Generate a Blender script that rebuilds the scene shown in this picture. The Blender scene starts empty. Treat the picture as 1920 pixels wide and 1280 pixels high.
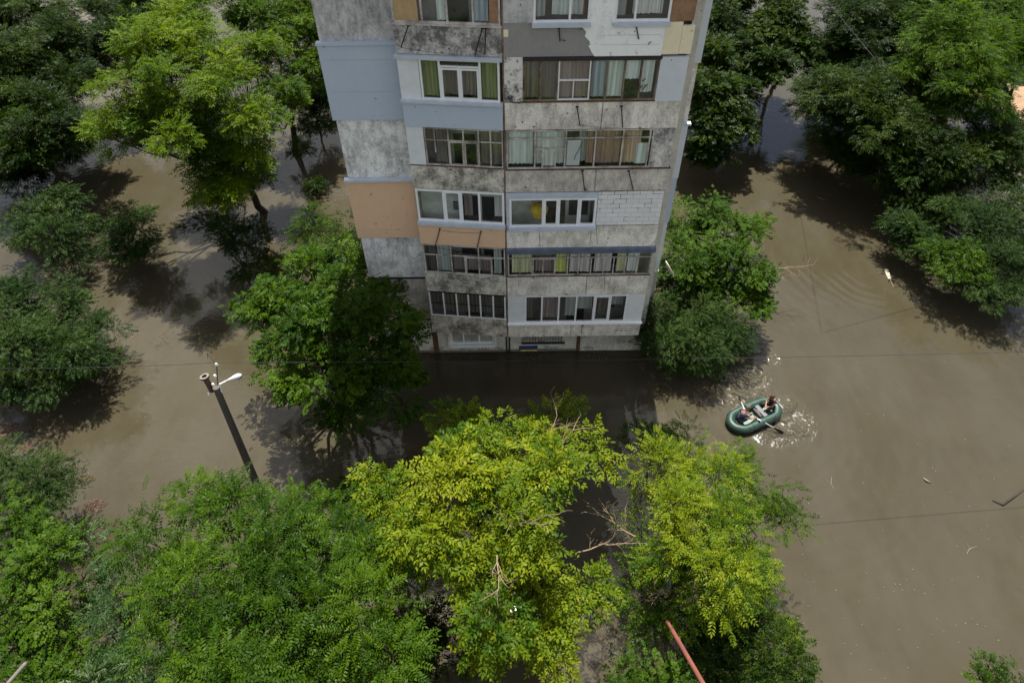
import bpy, math, random
import numpy as np
from mathutils import Vector, Matrix
random.seed(5); rng = np.random.default_rng(11)
SC = bpy.context.scene; COL = SC.collection
# ------------------------------------------------------------ camera
CAM = np.array([0.094, -23.42, 26.88]); FPX = 1293.5
YAW, PITCH, ROLL = math.radians(0.27), math.radians(46.71), math.radians(-0.62)
cf = np.array([math.sin(YAW)*math.cos(PITCH), math.cos(YAW)*math.cos(PITCH), -math.sin(PITCH)])
cr0 = np.array([math.cos(YAW), -math.sin(YAW), 0.0]); cu0 = np.cross(cr0, cf)
cr = cr0*math.cos(ROLL)+cu0*math.sin(ROLL); cu = -cr0*math.sin(ROLL)+cu0*math.cos(ROLL)
cd = bpy.data.cameras.new('camera'); cam = bpy.data.objects.new('camera', cd); COL.objects.link(cam)
cd.sensor_width = 36; cd.lens = FPX/1920*36; cd.clip_end = 3000; cd.clip_start = 0.1
cam.matrix_world = Matrix(((cr[0], cu[0], -cf[0], CAM[0]), (cr[1], cu[1], -cf[1], CAM[1]), (cr[2], cu[2], -cf[2], CAM[2]), (0, 0, 0, 1)))
SC.camera = cam
# ------------------------------------------------------------ world and sun
SUN_EL, SUN_AZ = math.radians(66.0), math.radians(2.6)
SKY = 0.056; SUN = 5.0; EXPO = 1.28
w = bpy.data.worlds.new('World'); SC.world = w; w.use_nodes = True
nt = w.node_tree; nt.nodes.clear()
out = nt.nodes.new('ShaderNodeOutputWorld'); bg = nt.nodes.new('ShaderNodeBackground')
sky = nt.nodes.new('ShaderNodeTexSky'); sky.sky_type = 'NISHITA'; sky.sun_disc = False
sky.sun_elevation = SUN_EL; sky.sun_rotation = SUN_AZ; sky.dust_density = 2.0
tc = nt.nodes.new('ShaderNodeTexCoord'); nz = nt.nodes.new('ShaderNodeTexNoise')
nz.inputs['Scale'].default_value = 3.2; nz.inputs['Detail'].default_value = 6
rp = nt.nodes.new('ShaderNodeValToRGB'); rp.color_ramp.elements[0].position = .46; rp.color_ramp.elements[1].position = .62
mx = nt.nodes.new('ShaderNodeMix'); mx.data_type = 'RGBA'
mx.inputs[7].default_value = (11.0, 10.5, 9.6, 1)          # lit cloud
nt.links.new(tc.outputs['Generated'], nz.inputs['Vector']); nt.links.new(nz.outputs['Fac'], rp.inputs['Fac'])
nt.links.new(rp.outputs['Color'], mx.inputs[0]); nt.links.new(sky.outputs[0], mx.inputs[6])
nt.links.new(mx.outputs[2], bg.inputs[0]); bg.inputs[1].default_value = SKY
nt.links.new(bg.outputs[0], out.inputs[0])
sl = bpy.data.lights.new('sun', 'SUN'); sl.energy = SUN; sl.angle = math.radians(.5); sl.color = (1, .955, .88)
so = bpy.data.objects.new('sun', sl); COL.objects.link(so)
S = Vector((math.sin(SUN_AZ)*math.cos(SUN_EL), math.cos(SUN_AZ)*math.cos(SUN_EL), math.sin(SUN_EL)))
so.rotation_euler = S.to_track_quat('Z', 'Y').to_euler(); so.location = (0, 30, 60)
SC.view_settings.view_transform = 'Standard'; SC.view_settings.look = 'None'
SC.view_settings.exposure = EXPO; SC.view_settings.gamma = 1
SC.render.engine = 'CYCLES'
SC.cycles.max_bounces = 8; SC.cycles.transparent_max_bounces = 12; SC.cycles.caustics_reflective = False; SC.cycles.caustics_refractive = False

# ------------------------------------------------------------ helpers
def ray(px, py): return cr*(px-960)/FPX + cu*(640-py)/FPX + cf
def at_z(px, py, z):
    r = ray(px, py); return CAM + r*(z-CAM[2])/r[2]
def depth(P): return float((np.array(P)-CAM) @ cf)
def tag(o, label=None, cat=None, group=None, kind=None):
    if label: o['label'] = label
    if cat: o['category'] = cat
    if group: o['group'] = group
    if kind: o['kind'] = kind
    return o
def empty(name, loc=(0, 0, 0), label=None, cat=None, group=None):
    o = bpy.data.objects.new(name, None); COL.objects.link(o); o.location = [float(c) for c in loc]
    o.empty_display_size = .3
    return tag(o, label, cat, group)

class MB:
    def __init__(s): s.v = []; s.f = []
    def hexa(s, P):       # 8 points: bottom 4, top 4
        n = len(s.v); s.v += [tuple(map(float, p)) for p in P]
        for q in ((3, 2, 1, 0), (4, 5, 6, 7), (0, 1, 5, 4), (1, 2, 6, 5), (2, 3, 7, 6), (3, 0, 4, 7)): s.f.append(tuple(n+i for i in q))
        return s
    def box(s, x0, x1, y0, y1, z0, z1):
        return s.hexa([(x0, y0, z0), (x1, y0, z0), (x1, y1, z0), (x0, y1, z0), (x0, y0, z1), (x1, y0, z1), (x1, y1, z1), (x0, y1, z1)])
    def tube(s, pts, rad, n=6, cap=True):
        pts = [Vector(p) for p in pts]; b = len(s.v)
        for i, p in enumerate(pts):
            t = (pts[min(i+1, len(pts)-1)]-pts[max(i-1, 0)])
            if t.length < 1e-6: t = Vector((0, 0, 1))
            t.normalize(); a = t.orthogonal().normalized() if i == 0 else (a - t*a.dot(t)).normalized(); c = t.cross(a)
            r = rad[i] if hasattr(rad, '__len__') else rad
            for k in range(n):
                an = 2*math.pi*k/n; s.v.append(tuple(p + (a*math.cos(an)+c*math.sin(an))*r))
        for i in range(len(pts)-1):
            for k in range(n):
                k2 = (k+1) % n; s.f.append((b+i*n+k, b+i*n+k2, b+(i+1)*n+k2, b+(i+1)*n+k))
        if cap:
            s.f.append(tuple(b+k for k in reversed(range(n)))); e = b+(len(pts)-1)*n; s.f.append(tuple(e+k for k in range(n)))
        return s
    def lathe(s, c, axis, prof, n=16):
        c = Vector(c); ax = Vector(axis).normalized(); a = ax.orthogonal().normalized(); d = ax.cross(a); b = len(s.v)
        for (h, r) in prof:
            for k in range(n):
                an = 2*math.pi*k/n; s.v.append(tuple(c+ax*h+(a*math.cos(an)+d*math.sin(an))*r))
        for i in range(len(prof)-1):
            for k in range(n):
                k2 = (k+1) % n; s.f.append((b+i*n+k, b+i*n+k2, b+(i+1)*n+k2, b+(i+1)*n+k))
        return s
    def build(s, name, mat, parent=None, smooth=False, bevel=0):
        m = bpy.data.meshes.new(name); off = Vector(parent_world(parent)) if parent else Vector((0, 0, 0))
        m.from_pydata([tuple(Vector(v)-off) for v in s.v], [], s.f); m.update()
        if smooth:
            for p in m.polygons: p.use_smooth = True
        o = bpy.data.objects.new(name, m); COL.objects.link(o); m.materials.append(mat)
        if parent: o.parent = parent
        if bevel:
            b = o.modifiers.new('bevel', 'BEVEL'); b.width = bevel; b.segments = 2; b.limit_method = 'ANGLE'
        return o
def parent_world(p):
    l = Vector((0, 0, 0))
    while p: l += p.location; p = p.parent
    return l

# ------------------------------------------------------------ materials
def newmat(name):
    m = bpy.data.materials.new(name); m.use_nodes = True
    return m, m.node_tree, m.node_tree.nodes['Principled BSDF']
def N(t, kind, **k):
    n = t.nodes.new(kind)
    for a, b in k.items(): setattr(n, a, b)
    return n
def mixc(t, fac, a, b, blend='MIX'):
    m = N(t, 'ShaderNodeMix', data_type='RGBA', blend_type=blend)
    for i, v in ((0, fac), (6, a), (7, b)):
        if hasattr(v, 'links'): t.links.new(v, m.inputs[i])
        elif i == 0: m.inputs[0].default_value = v
        else: m.inputs[i].default_value = (*v[:3], 1)
    return m.outputs[2]
def noise(t, scale, vec=None, detail=6, rough=.6, sc3=None):
    g = N(t, 'ShaderNodeNewGeometry'); mp = N(t, 'ShaderNodeMapping')
    t.links.new(g.outputs['Position'], mp.inputs[0])
    if sc3: mp.inputs['Scale'].default_value = sc3
    if vec: mp.inputs['Location'].default_value = vec
    n = N(t, 'ShaderNodeTexNoise'); n.inputs['Scale'].default_value = scale; n.inputs['Detail'].default_value = detail
    n.inputs['Roughness'].default_value = rough; t.links.new(mp.outputs[0], n.inputs['Vector']); return n.outputs['Fac']
def ramp(t, src, p0, p1, c0=(0, 0, 0), c1=(1, 1, 1)):
    r = N(t, 'ShaderNodeValToRGB'); r.color_ramp.elements[0].position = p0; r.color_ramp.elements[1].position = p1
    r.color_ramp.elements[0].color = (*c0, 1); r.color_ramp.elements[1].color = (*c1, 1)
    t.links.new(src, r.inputs[0]); return r.outputs[0]
def bump(t, b, src, strength, dist=.02):
    n = N(t, 'ShaderNodeBump'); n.inputs['Strength'].default_value = strength; n.inputs['Distance'].default_value = dist
    t.links.new(src, n.inputs['Height']); t.links.new(n.outputs[0], b.inputs['Normal'])
def solid(name, c, rough=.6, metal=0, var=.12, scale=3):
    m, t, b = newmat(name)
    n = noise(t, scale); d = tuple(x*(1-var*2) for x in c)
    t.links.new(ramp(t, n, .35, .65, d, c), b.inputs['Base Color'])
    b.inputs['Roughness'].default_value = rough; b.inputs['Metallic'].default_value = metal
    return m
def weathered(name, base, dark, lo=.42, hi=.68, streak=.5, seed=0, fine=14, bumpy=.5, lines=0):
    m, t, b = newmat(name)
    big = noise(t, 1.1, (seed*3.1, seed*7.7, seed), 8, .72)
    st = noise(t, 2.2, (seed*5.3, 2, seed*2.1), 8, .75, (2.2, 2.2, .62))
    fn = noise(t, fine, (seed, seed, seed), 5, .7)
    a = N(t, 'ShaderNodeMath', operation='MULTIPLY'); t.links.new(st, a.inputs[0]); a.inputs[1].default_value = streak
    c = N(t, 'ShaderNodeMath', operation='MULTIPLY_ADD'); t.links.new(big, c.inputs[0]); c.inputs[1].default_value = 1-streak; t.links.new(a.outputs[0], c.inputs[2])
    d = N(t, 'ShaderNodeMath', operation='MULTIPLY_ADD'); t.links.new(fn, d.inputs[0]); d.inputs[1].default_value = .34; t.links.new(c.outputs[0], d.inputs[2])
    e = N(t, 'ShaderNodeMath', operation='SUBTRACT'); t.links.new(d.outputs[0], e.inputs[0]); e.inputs[1].default_value = .17
    f = ramp(t, e.outputs[0], lo, hi)
    col = mixc(t, f, dark, base)
    spots = ramp(t, noise(t, 5.5, (seed*9, 1, 4), 3, .5), .69, .74)
    col = mixc(t, spots, col, tuple(x*.45 for x in dark))
    if 'low' in name:      # wet mud line left by the flood
        g = N(t, 'ShaderNodeNewGeometry'); sx = N(t, 'ShaderNodeSeparateXYZ'); t.links.new(g.outputs['Position'], sx.inputs[0])
        ad = N(t, 'ShaderNodeMath', operation='MULTIPLY_ADD'); t.links.new(big, ad.inputs[0]); ad.inputs[1].default_value = -.32; t.links.new(sx.outputs[2], ad.inputs[2])
        col = mixc(t, ramp(t, ad.outputs[0], .0, .05, (1, 1, 1), (0, 0, 0)), col, (.16, .14, .105))
    t.links.new(col, b.inputs['Base Color']); b.inputs['Roughness'].default_value = .93
    b.inputs['Specular IOR Level'].default_value = .2
    bump(t, b, fn, bumpy, .03)
    return m
M = {}
M['conc_light'] = weathered('weathered_light_concrete', (0.798, 0.775, 0.707), (0.308, 0.285, 0.251), .36, .58, .4, 1)
M['conc_mid'] = weathered('weathered_grey_concrete', (0.684, 0.655, 0.593), (0.228, 0.211, 0.188), .36, .62, .4, 2)
M['conc_dark'] = weathered('stained_dark_concrete', (0.684, 0.670, 0.643), (0.137, 0.135, 0.130), .42, .62, .25, 3, 10, .9)
M['conc_relief'] = weathered('relief_concrete', (0.661, 0.638, 0.559), (0.171, 0.160, 0.137), .42, .60, .2, 4, 9, 1.0)
M['conc_wall'] = weathered('white_streaked_wall', (0.812, 0.825, 0.812), (0.257, 0.257, 0.264), .36, .58, .42, 5)
M['conc_wall_grey'] = weathered('grey_streaked_wall', (0.609, 0.609, 0.617), (0.189, 0.189, 0.189), .36, .62, .6, 6)
M['conc_low'] = weathered('low_wall_concrete', (0.605, 0.593, 0.527), (0.316, 0.310, 0.277), .3, .62, .4, 7)
M['conc_strip'] = weathered('end_wall_concrete', (0.414, 0.414, 0.397), (0.184, 0.184, 0.178), .36, .62, .6, 8)
M['blue_render'] = weathered('blue_grey_render', (0.462, 0.536, 0.618), (0.388, 0.461, 0.578), .2, .8, .5, 9, 3, .12)
M['blue_pale'] = weathered('pale_blue_render', (0.632, 0.683, 0.724), (0.506, 0.548, 0.586), .25, .75, .5, 10, 4, .12)
M['orange_render'] = weathered('peach_render', (0.699, 0.481, 0.310), (0.597, 0.408, 0.270), .25, .75, .5, 11, 3, .12)
M['white_ins'] = weathered('white_insulation', (0.836, 0.860, 0.860), (0.474, 0.497, 0.519), .26, .46, .4, 12, 9, .4)
M['grey_mortar'] = weathered('grey_adhesive', (0.308, 0.302, 0.296), (0.228, 0.222, 0.217), .3, .7, .4, 13, 6, .4)
M['lgrey_mortar'] = weathered('pale_grey_adhesive', (0.527, 0.539, 0.546), (0.314, 0.314, 0.320), .4, .56, .4, 14, 6, .4)
M['osb'] = weathered('brown_board', (.33, .20, .12), (.19, .11, .065), .38, .6, .0, 15, 26, .5)
M['tan_board'] = weathered('tan_plywood', (.48, .35, .19), (.34, .24, .12), .36, .64, .5, 16, 8, .2)
M['cream'] = weathered('cream_foam_sheet', (0.828, 0.765, 0.552), (0.702, 0.640, 0.451), .3, .7, .4, 17, 8, .15)
M['char'] = weathered('blackened_board', (0.693, 0.681, 0.653), (0.067, 0.064, 0.059), .44, .56, .1, 18, 8, .9)
M['pvc'] = solid('white_pvc', (.78, .80, .82), .35, 0, .04)
M['pvc_panel'] = solid('white_sandwich_panel', (.68, .72, .75), .4, 0, .05)
M['blue_metal'] = solid('pale_blue_sheet_metal', (.50, .56, .64), .4, .0, .07)
M['navy_metal'] = solid('dull_navy_flashing', (.12, .15, .21), .5, 0, .2)
M['old_frame'] = weathered('peeling_paint_timber', (0.520, 0.501, 0.468), (0.195, 0.156, 0.130), .38, .56, .2, 19, 22, .3)
M['rust_frame'] = weathered('rusty_brown_timber', (.28, .22, .17), (.085, .045, .03), .40, .60, .2, 20, 22, .3)
M['rust'] = solid('rusty_iron', (.13, .065, .04), .8, .2, .3, 9)
M['black_iron'] = solid('black_iron', (.02, .02, .022), .6, .3, .2)
M['seam'] = solid('bitumen_joint', (.03, .028, .027), .95, 0, .2, 9)
M['room'] = solid('loggia_interior', (.36, .34, .32), .9, 0, .15)
M['room_light'] = solid('painted_loggia_interior', (.62, .64, .60), .9, 0, .12)
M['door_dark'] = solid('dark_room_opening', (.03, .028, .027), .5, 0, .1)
M['clay'] = solid('brown_timber', (.2, .1, .055), .7)
def curtain_mat(name, c, k=9.):
    m, t, b = newmat(name); c = tuple(min(.88, x*1.45) for x in c); n = noise(t, k, (1, 2, 3), 3, .5, (1, 1, .03))
    t.links.new(ramp(t, n, .38, .62, tuple(x*.62 for x in c), c), b.inputs['Base Color']); b.inputs['Roughness'].default_value = .95
    return m
for k, c in dict(cur_green=(.56, .64, .60), cur_white=(.66, .68, .68), cur_brown=(.30, .19, .16), cur_tan=(.48, .35, .25), cur_yellow=(.55, .54, .34), cur_lime=(.52, .54, .16),
                 cur_pink=(.56, .50, .50), cur_dark=(.14, .12, .11), cur_mauve=(.25, .20, .19), cur_check=(.30, .36, .42), cur_olive=(.22, .23, .12), cur_grey=(.34, .36, .36)).items():
    M[k] = curtain_mat('curtain_'+k[4:], c)
def glassmat():
    m, t, b = newmat('window_glass'); t.nodes.remove(b); o = t.nodes['Material Output']
    tr = N(t, 'ShaderNodeBsdfTransparent'); tr.inputs[0].default_value = (.95, .97, .96, 1)
    gl = N(t, 'ShaderNodeBsdfGlossy'); gl.inputs['Roughness'].default_value = .02; gl.inputs[0].default_value = (.9, .95, 1, 1)
    lw0 = N(t, 'ShaderNodeLayerWeight'); lw0.inputs[0].default_value = .5
    pw = N(t, 'ShaderNodeMath', operation='POWER'); t.links.new(lw0.outputs['Facing'], pw.inputs[0]); pw.inputs[1].default_value = 4
    fr = N(t, 'ShaderNodeMath', operation='MULTIPLY_ADD'); t.links.new(pw.outputs[0], fr.inputs[0]); fr.inputs[1].default_value = .9; fr.inputs[2].default_value = .05
    mx = N(t, 'ShaderNodeMixShader'); t.links.new(fr.outputs[0], mx.inputs[0]); t.links.new(tr.outputs[0], mx.inputs[1]); t.links.new(gl.outputs[0], mx.inputs[2])
    t.links.new(mx.outputs[0], o.inputs[0]); return m
M['glass'] = glassmat()
def brickmat():
    m, t, b = newmat('white_painted_blocks'); g = N(t, 'ShaderNodeNewGeometry'); mp = N(t, 'ShaderNodeMapping')
    mp.inputs['Rotation'].default_value = (math.pi/2, 0, 0); t.links.new(g.outputs['Position'], mp.inputs[0])
    br = N(t, 'ShaderNodeTexBrick'); br.inputs['Scale'].default_value = 1; br.inputs['Brick Width'].default_value = .52; br.inputs['Row Height'].default_value = .225
    br.inputs['Mortar Size'].default_value = .012; br.inputs['Color1'].default_value = (.74, .745, .76, 1); br.inputs['Color2'].default_value = (.66, .665, .68, 1); br.inputs['Mortar'].default_value = (.5, .5, .5, 1)
    t.links.new(mp.outputs[0], br.inputs['Vector'])
    gaps = ramp(t, noise(t, 2.6, (3, 4, 5), 4, .6), .52, .56)
    mm = N(t, 'ShaderNodeMath', operation='MULTIPLY'); t.links.new(gaps, mm.inputs[0]); t.links.new(br.outputs['Fac'], mm.inputs[1])
    c = mixc(t, mm.outputs[0], br.outputs['Color'], (.12, .11, .10)); t.links.new(c, b.inputs['Base Color']); b.inputs['Roughness'].default_value = .9
    return m
M['blocks'] = brickmat()

# ------------------------------------------------------------ flood water
BOAT = at_z(1411, 783, 0)
def watermat():
    m, t, b = newmat('muddy_flood_water')
    n1 = noise(t, .11, (4, 2, 0), 4, .55); n2 = noise(t, .5, (1, 9, 0), 5, .6)
    c = mixc(t, ramp(t, n1, .35, .65), (.0405, .0335, .0188), (.0465, .0402, .0238))
    c = mixc(t, ramp(t, n2, .3, .8), c, (.035, .029, .0175))
    c = mixc(t, ramp(t, noise(t, .28, (6, 3, 0), 8, .7, (1, .45, 1)), .42, .62), c, (.047, .0415, .0275))
    t.links.new(c, b.inputs['Base Color']); b.inputs['Roughness'].default_value = .035; b.inputs['IOR'].default_value = 1.36
    b.inputs['Specular IOR Level'].default_value = .6
    g = N(t, 'ShaderNodeNewGeometry')
    # gentle ripples everywhere, stronger rings and chop where the oars stir the water
    def dist_to(p):
        v = N(t, 'ShaderNodeVectorMath', operation='DISTANCE'); t.links.new(g.outputs['Position'], v.inputs[0]); v.inputs[1].default_value = (float(p[0]), float(p[1]), 0); return v.outputs['Value']
    def mrange(src, a, bb, c0, c1, smooth=True):
        r = N(t, 'ShaderNodeMapRange'); t.links.new(src, r.inputs[0]); r.inputs[1].default_value = a; r.inputs[2].default_value = bb; r.inputs[3].default_value = c0; r.inputs[4].default_value = c1
        if smooth: r.interpolation_type = 'SMOOTHSTEP'
        return r.outputs[0]
    def mul(a, bb, op='MULTIPLY'):
        r = N(t, 'ShaderNodeMath', operation=op)
        for i, v in enumerate((a, bb)):
            if hasattr(v, 'links'): t.links.new(v, r.inputs[i])
            else: r.inputs[i].default_value = v
        return r.outputs[0]
    fine = mul(noise(t, 2.4, (0, 0, 0), 3, .55, (1, 1.5, 1)), .0065)
    slow = mul(noise(t, .6, (7, 0, 0), 2, .5), .012)
    h = mul(fine, slow, 'ADD')
    for p, amp, rad in ((BOAT, .0045, 15.), (at_z(1640, 500, 0), .0060, 12.)):
        d = dist_to(p); k = N(t, 'ShaderNodeMath', operation='SINE'); wob = mul(noise(t, .35, (2, 2, 0), 2, .5), 9.)
        t.links.new(mul(mul(d, 9.5), wob, 'ADD'), k.inputs[0])
        h = mul(h, mul(mul(k.outputs[0], amp), mrange(d, 1.0, rad, 1, 0)), 'ADD')
    patches = []
    for p, amp, rad in ((at_z(1395, 730, 0), .26, 1.9), (at_z(1478, 786, 0), .24, 1.9), (at_z(1455, 672, 0), .06, .7), (at_z(1425, 708, 0), .12, 1.0), (at_z(1446, 810, 0), .18, 1.2)):
        d = dist_to(p); n = mul(noise(t, 4.8, (3, 3, 0), 2, .6, (1.6, .9, 1)), mrange(noise(t, 1.3, (8, 1, 0), 2, .5), .38, .56, .25, 1)); patches.append(mrange(d, rad*.4, rad, 1, 0))
        h = mul(h, mul(mul(n, amp), mrange(d, rad*.25, rad, 1, 0)), 'ADD')
    rs = patches[0]
    for q in patches[1:]: rs = mul(rs, q, 'MAXIMUM')
    rr_ = N(t, 'ShaderNodeMath', operation='MULTIPLY_ADD'); t.links.new(rs, rr_.inputs[0]); rr_.inputs[1].default_value = .03; rr_.inputs[2].default_value = .035; t.links.new(rr_.outputs[0], b.inputs['Roughness'])
    bp = N(t, 'ShaderNodeBump'); bp.inputs['Strength'].default_value = 1; bp.inputs['Distance'].default_value = 1
    t.links.new(h, bp.inputs['Height']); t.links.new(bp.outputs[0], b.inputs['Normal'])
    return m
M['water'] = watermat()
o = MB(); o.v = [(-900, -500, 0), (900, -500, 0), (900, 1300, 0), (-900, 1300, 0)]; o.f = [(0, 1, 2, 3)]
tag(o.build('flood_water', M['water']), kind='structure')
o = MB(); o.v = [(-900, -500, -1.6), (900, -500, -1.6), (900, 1300, -1.6), (-900, 1300, -1.6)]; o.f = [(0, 1, 2, 3)]
tag(o.build('ground', solid('drowned_soil', (.12, .09, .06), .95)), kind='structure')
# a strip of sandy bank above the flood on the far right
c0 = at_z(1960, 190, .3); o = MB(); nr, na = 8, 30
for i in range(nr+1):
    for k in range(na):
        a = 2*math.pi*k/na; r = i/nr; wv = 1+.18*math.sin(3*a+1)+.1*math.sin(7*a)
        o.v.append((c0[0]+math.cos(a)*r*6.5*wv, c0[1]+math.sin(a)*r*4.5*wv, .75*(1-r**2)-.25+random.uniform(-.04, .04)))
for i in range(nr):
    for k in range(na): o.f.append((i*na+k, i*na+(k+1) % na, (i+1)*na+(k+1) % na, (i+1)*na+k))
tag(o.build('sandy_bank', weathered('sandy_soil', (0.2520, 0.1680, 0.1020), (.20, .13, .08), .35, .6, 0, 30), smooth=True), kind='structure')

# ------------------------------------------------------------ apartment building
BW = empty('apartment_building', (0, 6, 0), 'nine storey panel block with patched grey, blue and peach balconies in brown flood water', 'apartment building')
class Face:
    def __init__(s, A, B):
        s.A = np.array(A, float); d = np.array(B, float)-s.A; s.W = float(np.linalg.norm(d)); s.U = d/s.W; s.N = np.array([s.U[1], -s.U[0]])
    def P(s, u, d, z):
        q = s.A+s.U*u+s.N*d; return (float(q[0]), float(q[1]), float(z))
    def uz(s, px, py):
        r = ray(px, py); t = float(((s.A-CAM[:2]) @ s.N)/(r[:2] @ s.N)); p = CAM+r*t; return float((p[:2]-s.A) @ s.U), float(p[2])
    def u(s, px, py): return s.uz(px, py)[0]
    def z(s, px, py): return s.uz(px, py)[1]
    def box(s, mb, u0, u1, d0, d1, z0, z1):
        return mb.hexa([s.P(u0, d1, z0), s.P(u1, d1, z0), s.P(u1, d0, z0), s.P(u0, d0, z0), s.P(u0, d1, z1), s.P(u1, d1, z1), s.P(u1, d0, z1), s.P(u0, d0, z1)])
YW = 1.2
FR = Face((0.03, 0), (6.45, 0)); FL = Face((-3.73, .42), (-.03, 0)); FW = Face((-6.5, YW), (7.0, YW)); FE = Face((6.0, 2.0), (7.36, 2.0))
XL = -6.5
def part(face, name, mat, u0, u1, d0, d1, z0, z1, label=None, parent=None, bevel=0):
    mb = MB(); face.box(mb, u0, u1, d0, d1, z0, z1); o = mb.build(name, M[mat], parent or BW, bevel=bevel)
    if label: o['label'] = label
    return o
TOP = 26.4
core = MB(); core.box(XL, 6.98, YW+.02, 11.5, -1.5, TOP-.2); core.box(6.981, 7.34, 2.02, 11.5, -1.5, TOP-.2)
core.build('core_wall', M['conc_low'], BW)
rf = MB(); rf.box(XL-.15, 7.5, -.1, 11.7, TOP-.199, TOP+.12); rf.build('roof', M['seam'], BW)
# level bottoms: F is the lowest balcony
ZB = [2.34, 5.10, 7.91, 10.76, 13.53, 16.29, 19.1, 21.9, 24.6]
# --- windows
def glaze(face, u0, u1, z0, z1, mull, trans=(), fmat='old_frame', fw=.05, d=.0, name='window', sashes=(), sill=None, label=None, parent=None, dep=.06):
    mb = MB(); fb = lambda a, b, c, e, q=0: face.box(mb, a, b, d-dep-q, d+q, c, e)
    fb(u0, u1, z0, z0+fw); fb(u0, u1, z1-fw, z1); fb(u0, u0+fw, z0+fw, z1-fw); fb(u1-fw, u1, z0+fw, z1-fw)
    for m_ in mull:
        mu, a, b = (m_ if isinstance(m_, tuple) else (m_, 0, 1))
        fb(mu-fw*.5, mu+fw*.5, z0+fw+(z1-z0-2*fw)*a, z0+fw+(z1-z0-2*fw)*b, -.004)
    for (a, b, zt) in trans: fb(a+fw*.5, b-fw*.5, zt-fw*.4, zt+fw*.4, -.008)
    for (a, b, c, e) in sashes:
        s = fw*.9
        for q in ((a, b, c, c+s), (a, b, e-s, e), (a, a+s, c+s, e-s), (b-s, b, c+s, e-s)): fb(*q, .012)
    o = mb.build(name, M[fmat], parent or BW)
    if label: o['label'] = label
    g = MB(); face.box(g, u0+fw*.5, u1-fw*.5, d-dep*.6, d-dep*.6+.008, z0+fw*.5, z1-fw*.5); g.build('pane', M['glass'], o)
    if sill:
        sm, drop, outp = sill; s = MB(); face.box(s, u0-.04, u1+.04, d-dep, d+outp, z0-drop, z0-.002); s.build('sill', M[sm], o)
    return o
def curtain(face, win, u0, u1, z0, z1, mat, d=-.11, amp=.025):
    mb = MB(); n = max(6, int((u1-u0)/.05)); ph = random.random()*9
    for i in range(n+1):
        u = u0+(u1-u0)*i/n; dd = d+amp*math.sin(i*1.9+ph)+random.uniform(-.4, .4)*amp
        for z in (z0+random.uniform(0, .03), z1):
            mb.v.append(face.P(u, dd, z)); mb.v.append(face.P(u, dd-.012, z))
    for i in range(n):
        a, b = i*4, i*4+4
        mb.f += [(a, b, b+2, a+2), (a+1, a+3, b+3, b+1), (a, a+1, b+1, b), (a+2, b+2, b+3, a+3)]
    return mb.build('curtain', M[mat], win, smooth=False)
def slab(face, z, dep=1.0, name='balcony_slab', mat='conc_mid', u1=None):
    return part(face, name, mat, 0.02, (u1 or face.W)-.02, -dep, -.15, z, z+.16)
def cheeks(face, z0, z1, mat='conc_mid', dep=1.0, left=True, right=True):
    if left: part(face, 'end_panel', mat, 0, .09, -dep, -.125, z0, z1)
    if right: part(face, 'end_panel', mat, face.W-.09, face.W, -dep, -.125, z0, z1)
def bracket(face, px0, py0, px1, py1, out_=.32, mat='black_iron'):
    u0, z0 = face.uz(px0, py0); u1, z1 = face.uz(px1, py1); mb = MB()
    mb.tube([face.P(u0, .02, z0), face.P(u0, .05, z0), face.P(u1, .03+out_*.25, z1)], .022, 5)
    mb.tube([face.P(u0-.05, .02, z0), face.P(u0+.05, .02, z0)], .035, 5)
    return mb.build('washing_line_bracket', M[mat], BW)
def crack(face, pts, wd=.018, name='panel_joint'):
    mb = MB(); P = [face.uz(*p) for p in pts]
    for (a, b), (c, e) in zip(P[:-1], P[1:]):
        mb.hexa([face.P(a-wd, .004, b), face.P(a+wd, .004, b), face.P(a+wd, -.03, b), face.P(a-wd, -.03, b), face.P(c-wd, .004, e), face.P(c+wd, .004, e), face.P(c+wd, -.03, e), face.P(c-wd, -.03, e)])
    return mb.build(name, M['seam'], BW)
def room(face, z0, z1, mat='room', dep=.98, u0=None, u1=None):
    u0 = .1 if u0 is None else u0; u1 = face.W-.1 if u1 is None else u1
    o = part(face, 'inner_wall', mat, u0, u1, -dep-.06, -dep, z0+.17, z1)
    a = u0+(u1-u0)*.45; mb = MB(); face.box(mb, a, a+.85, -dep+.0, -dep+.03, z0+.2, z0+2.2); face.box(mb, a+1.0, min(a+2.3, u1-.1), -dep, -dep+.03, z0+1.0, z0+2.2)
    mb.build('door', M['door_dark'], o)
R, Lf = FR, FL
def ru(x, y): return FR.u(x, y)
def lu(x, y): return FL.u(x, y)
def rz(y, x=1100): return FR.z(x, y)
def lz(y, x=946): return FL.z(x, y)
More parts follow.
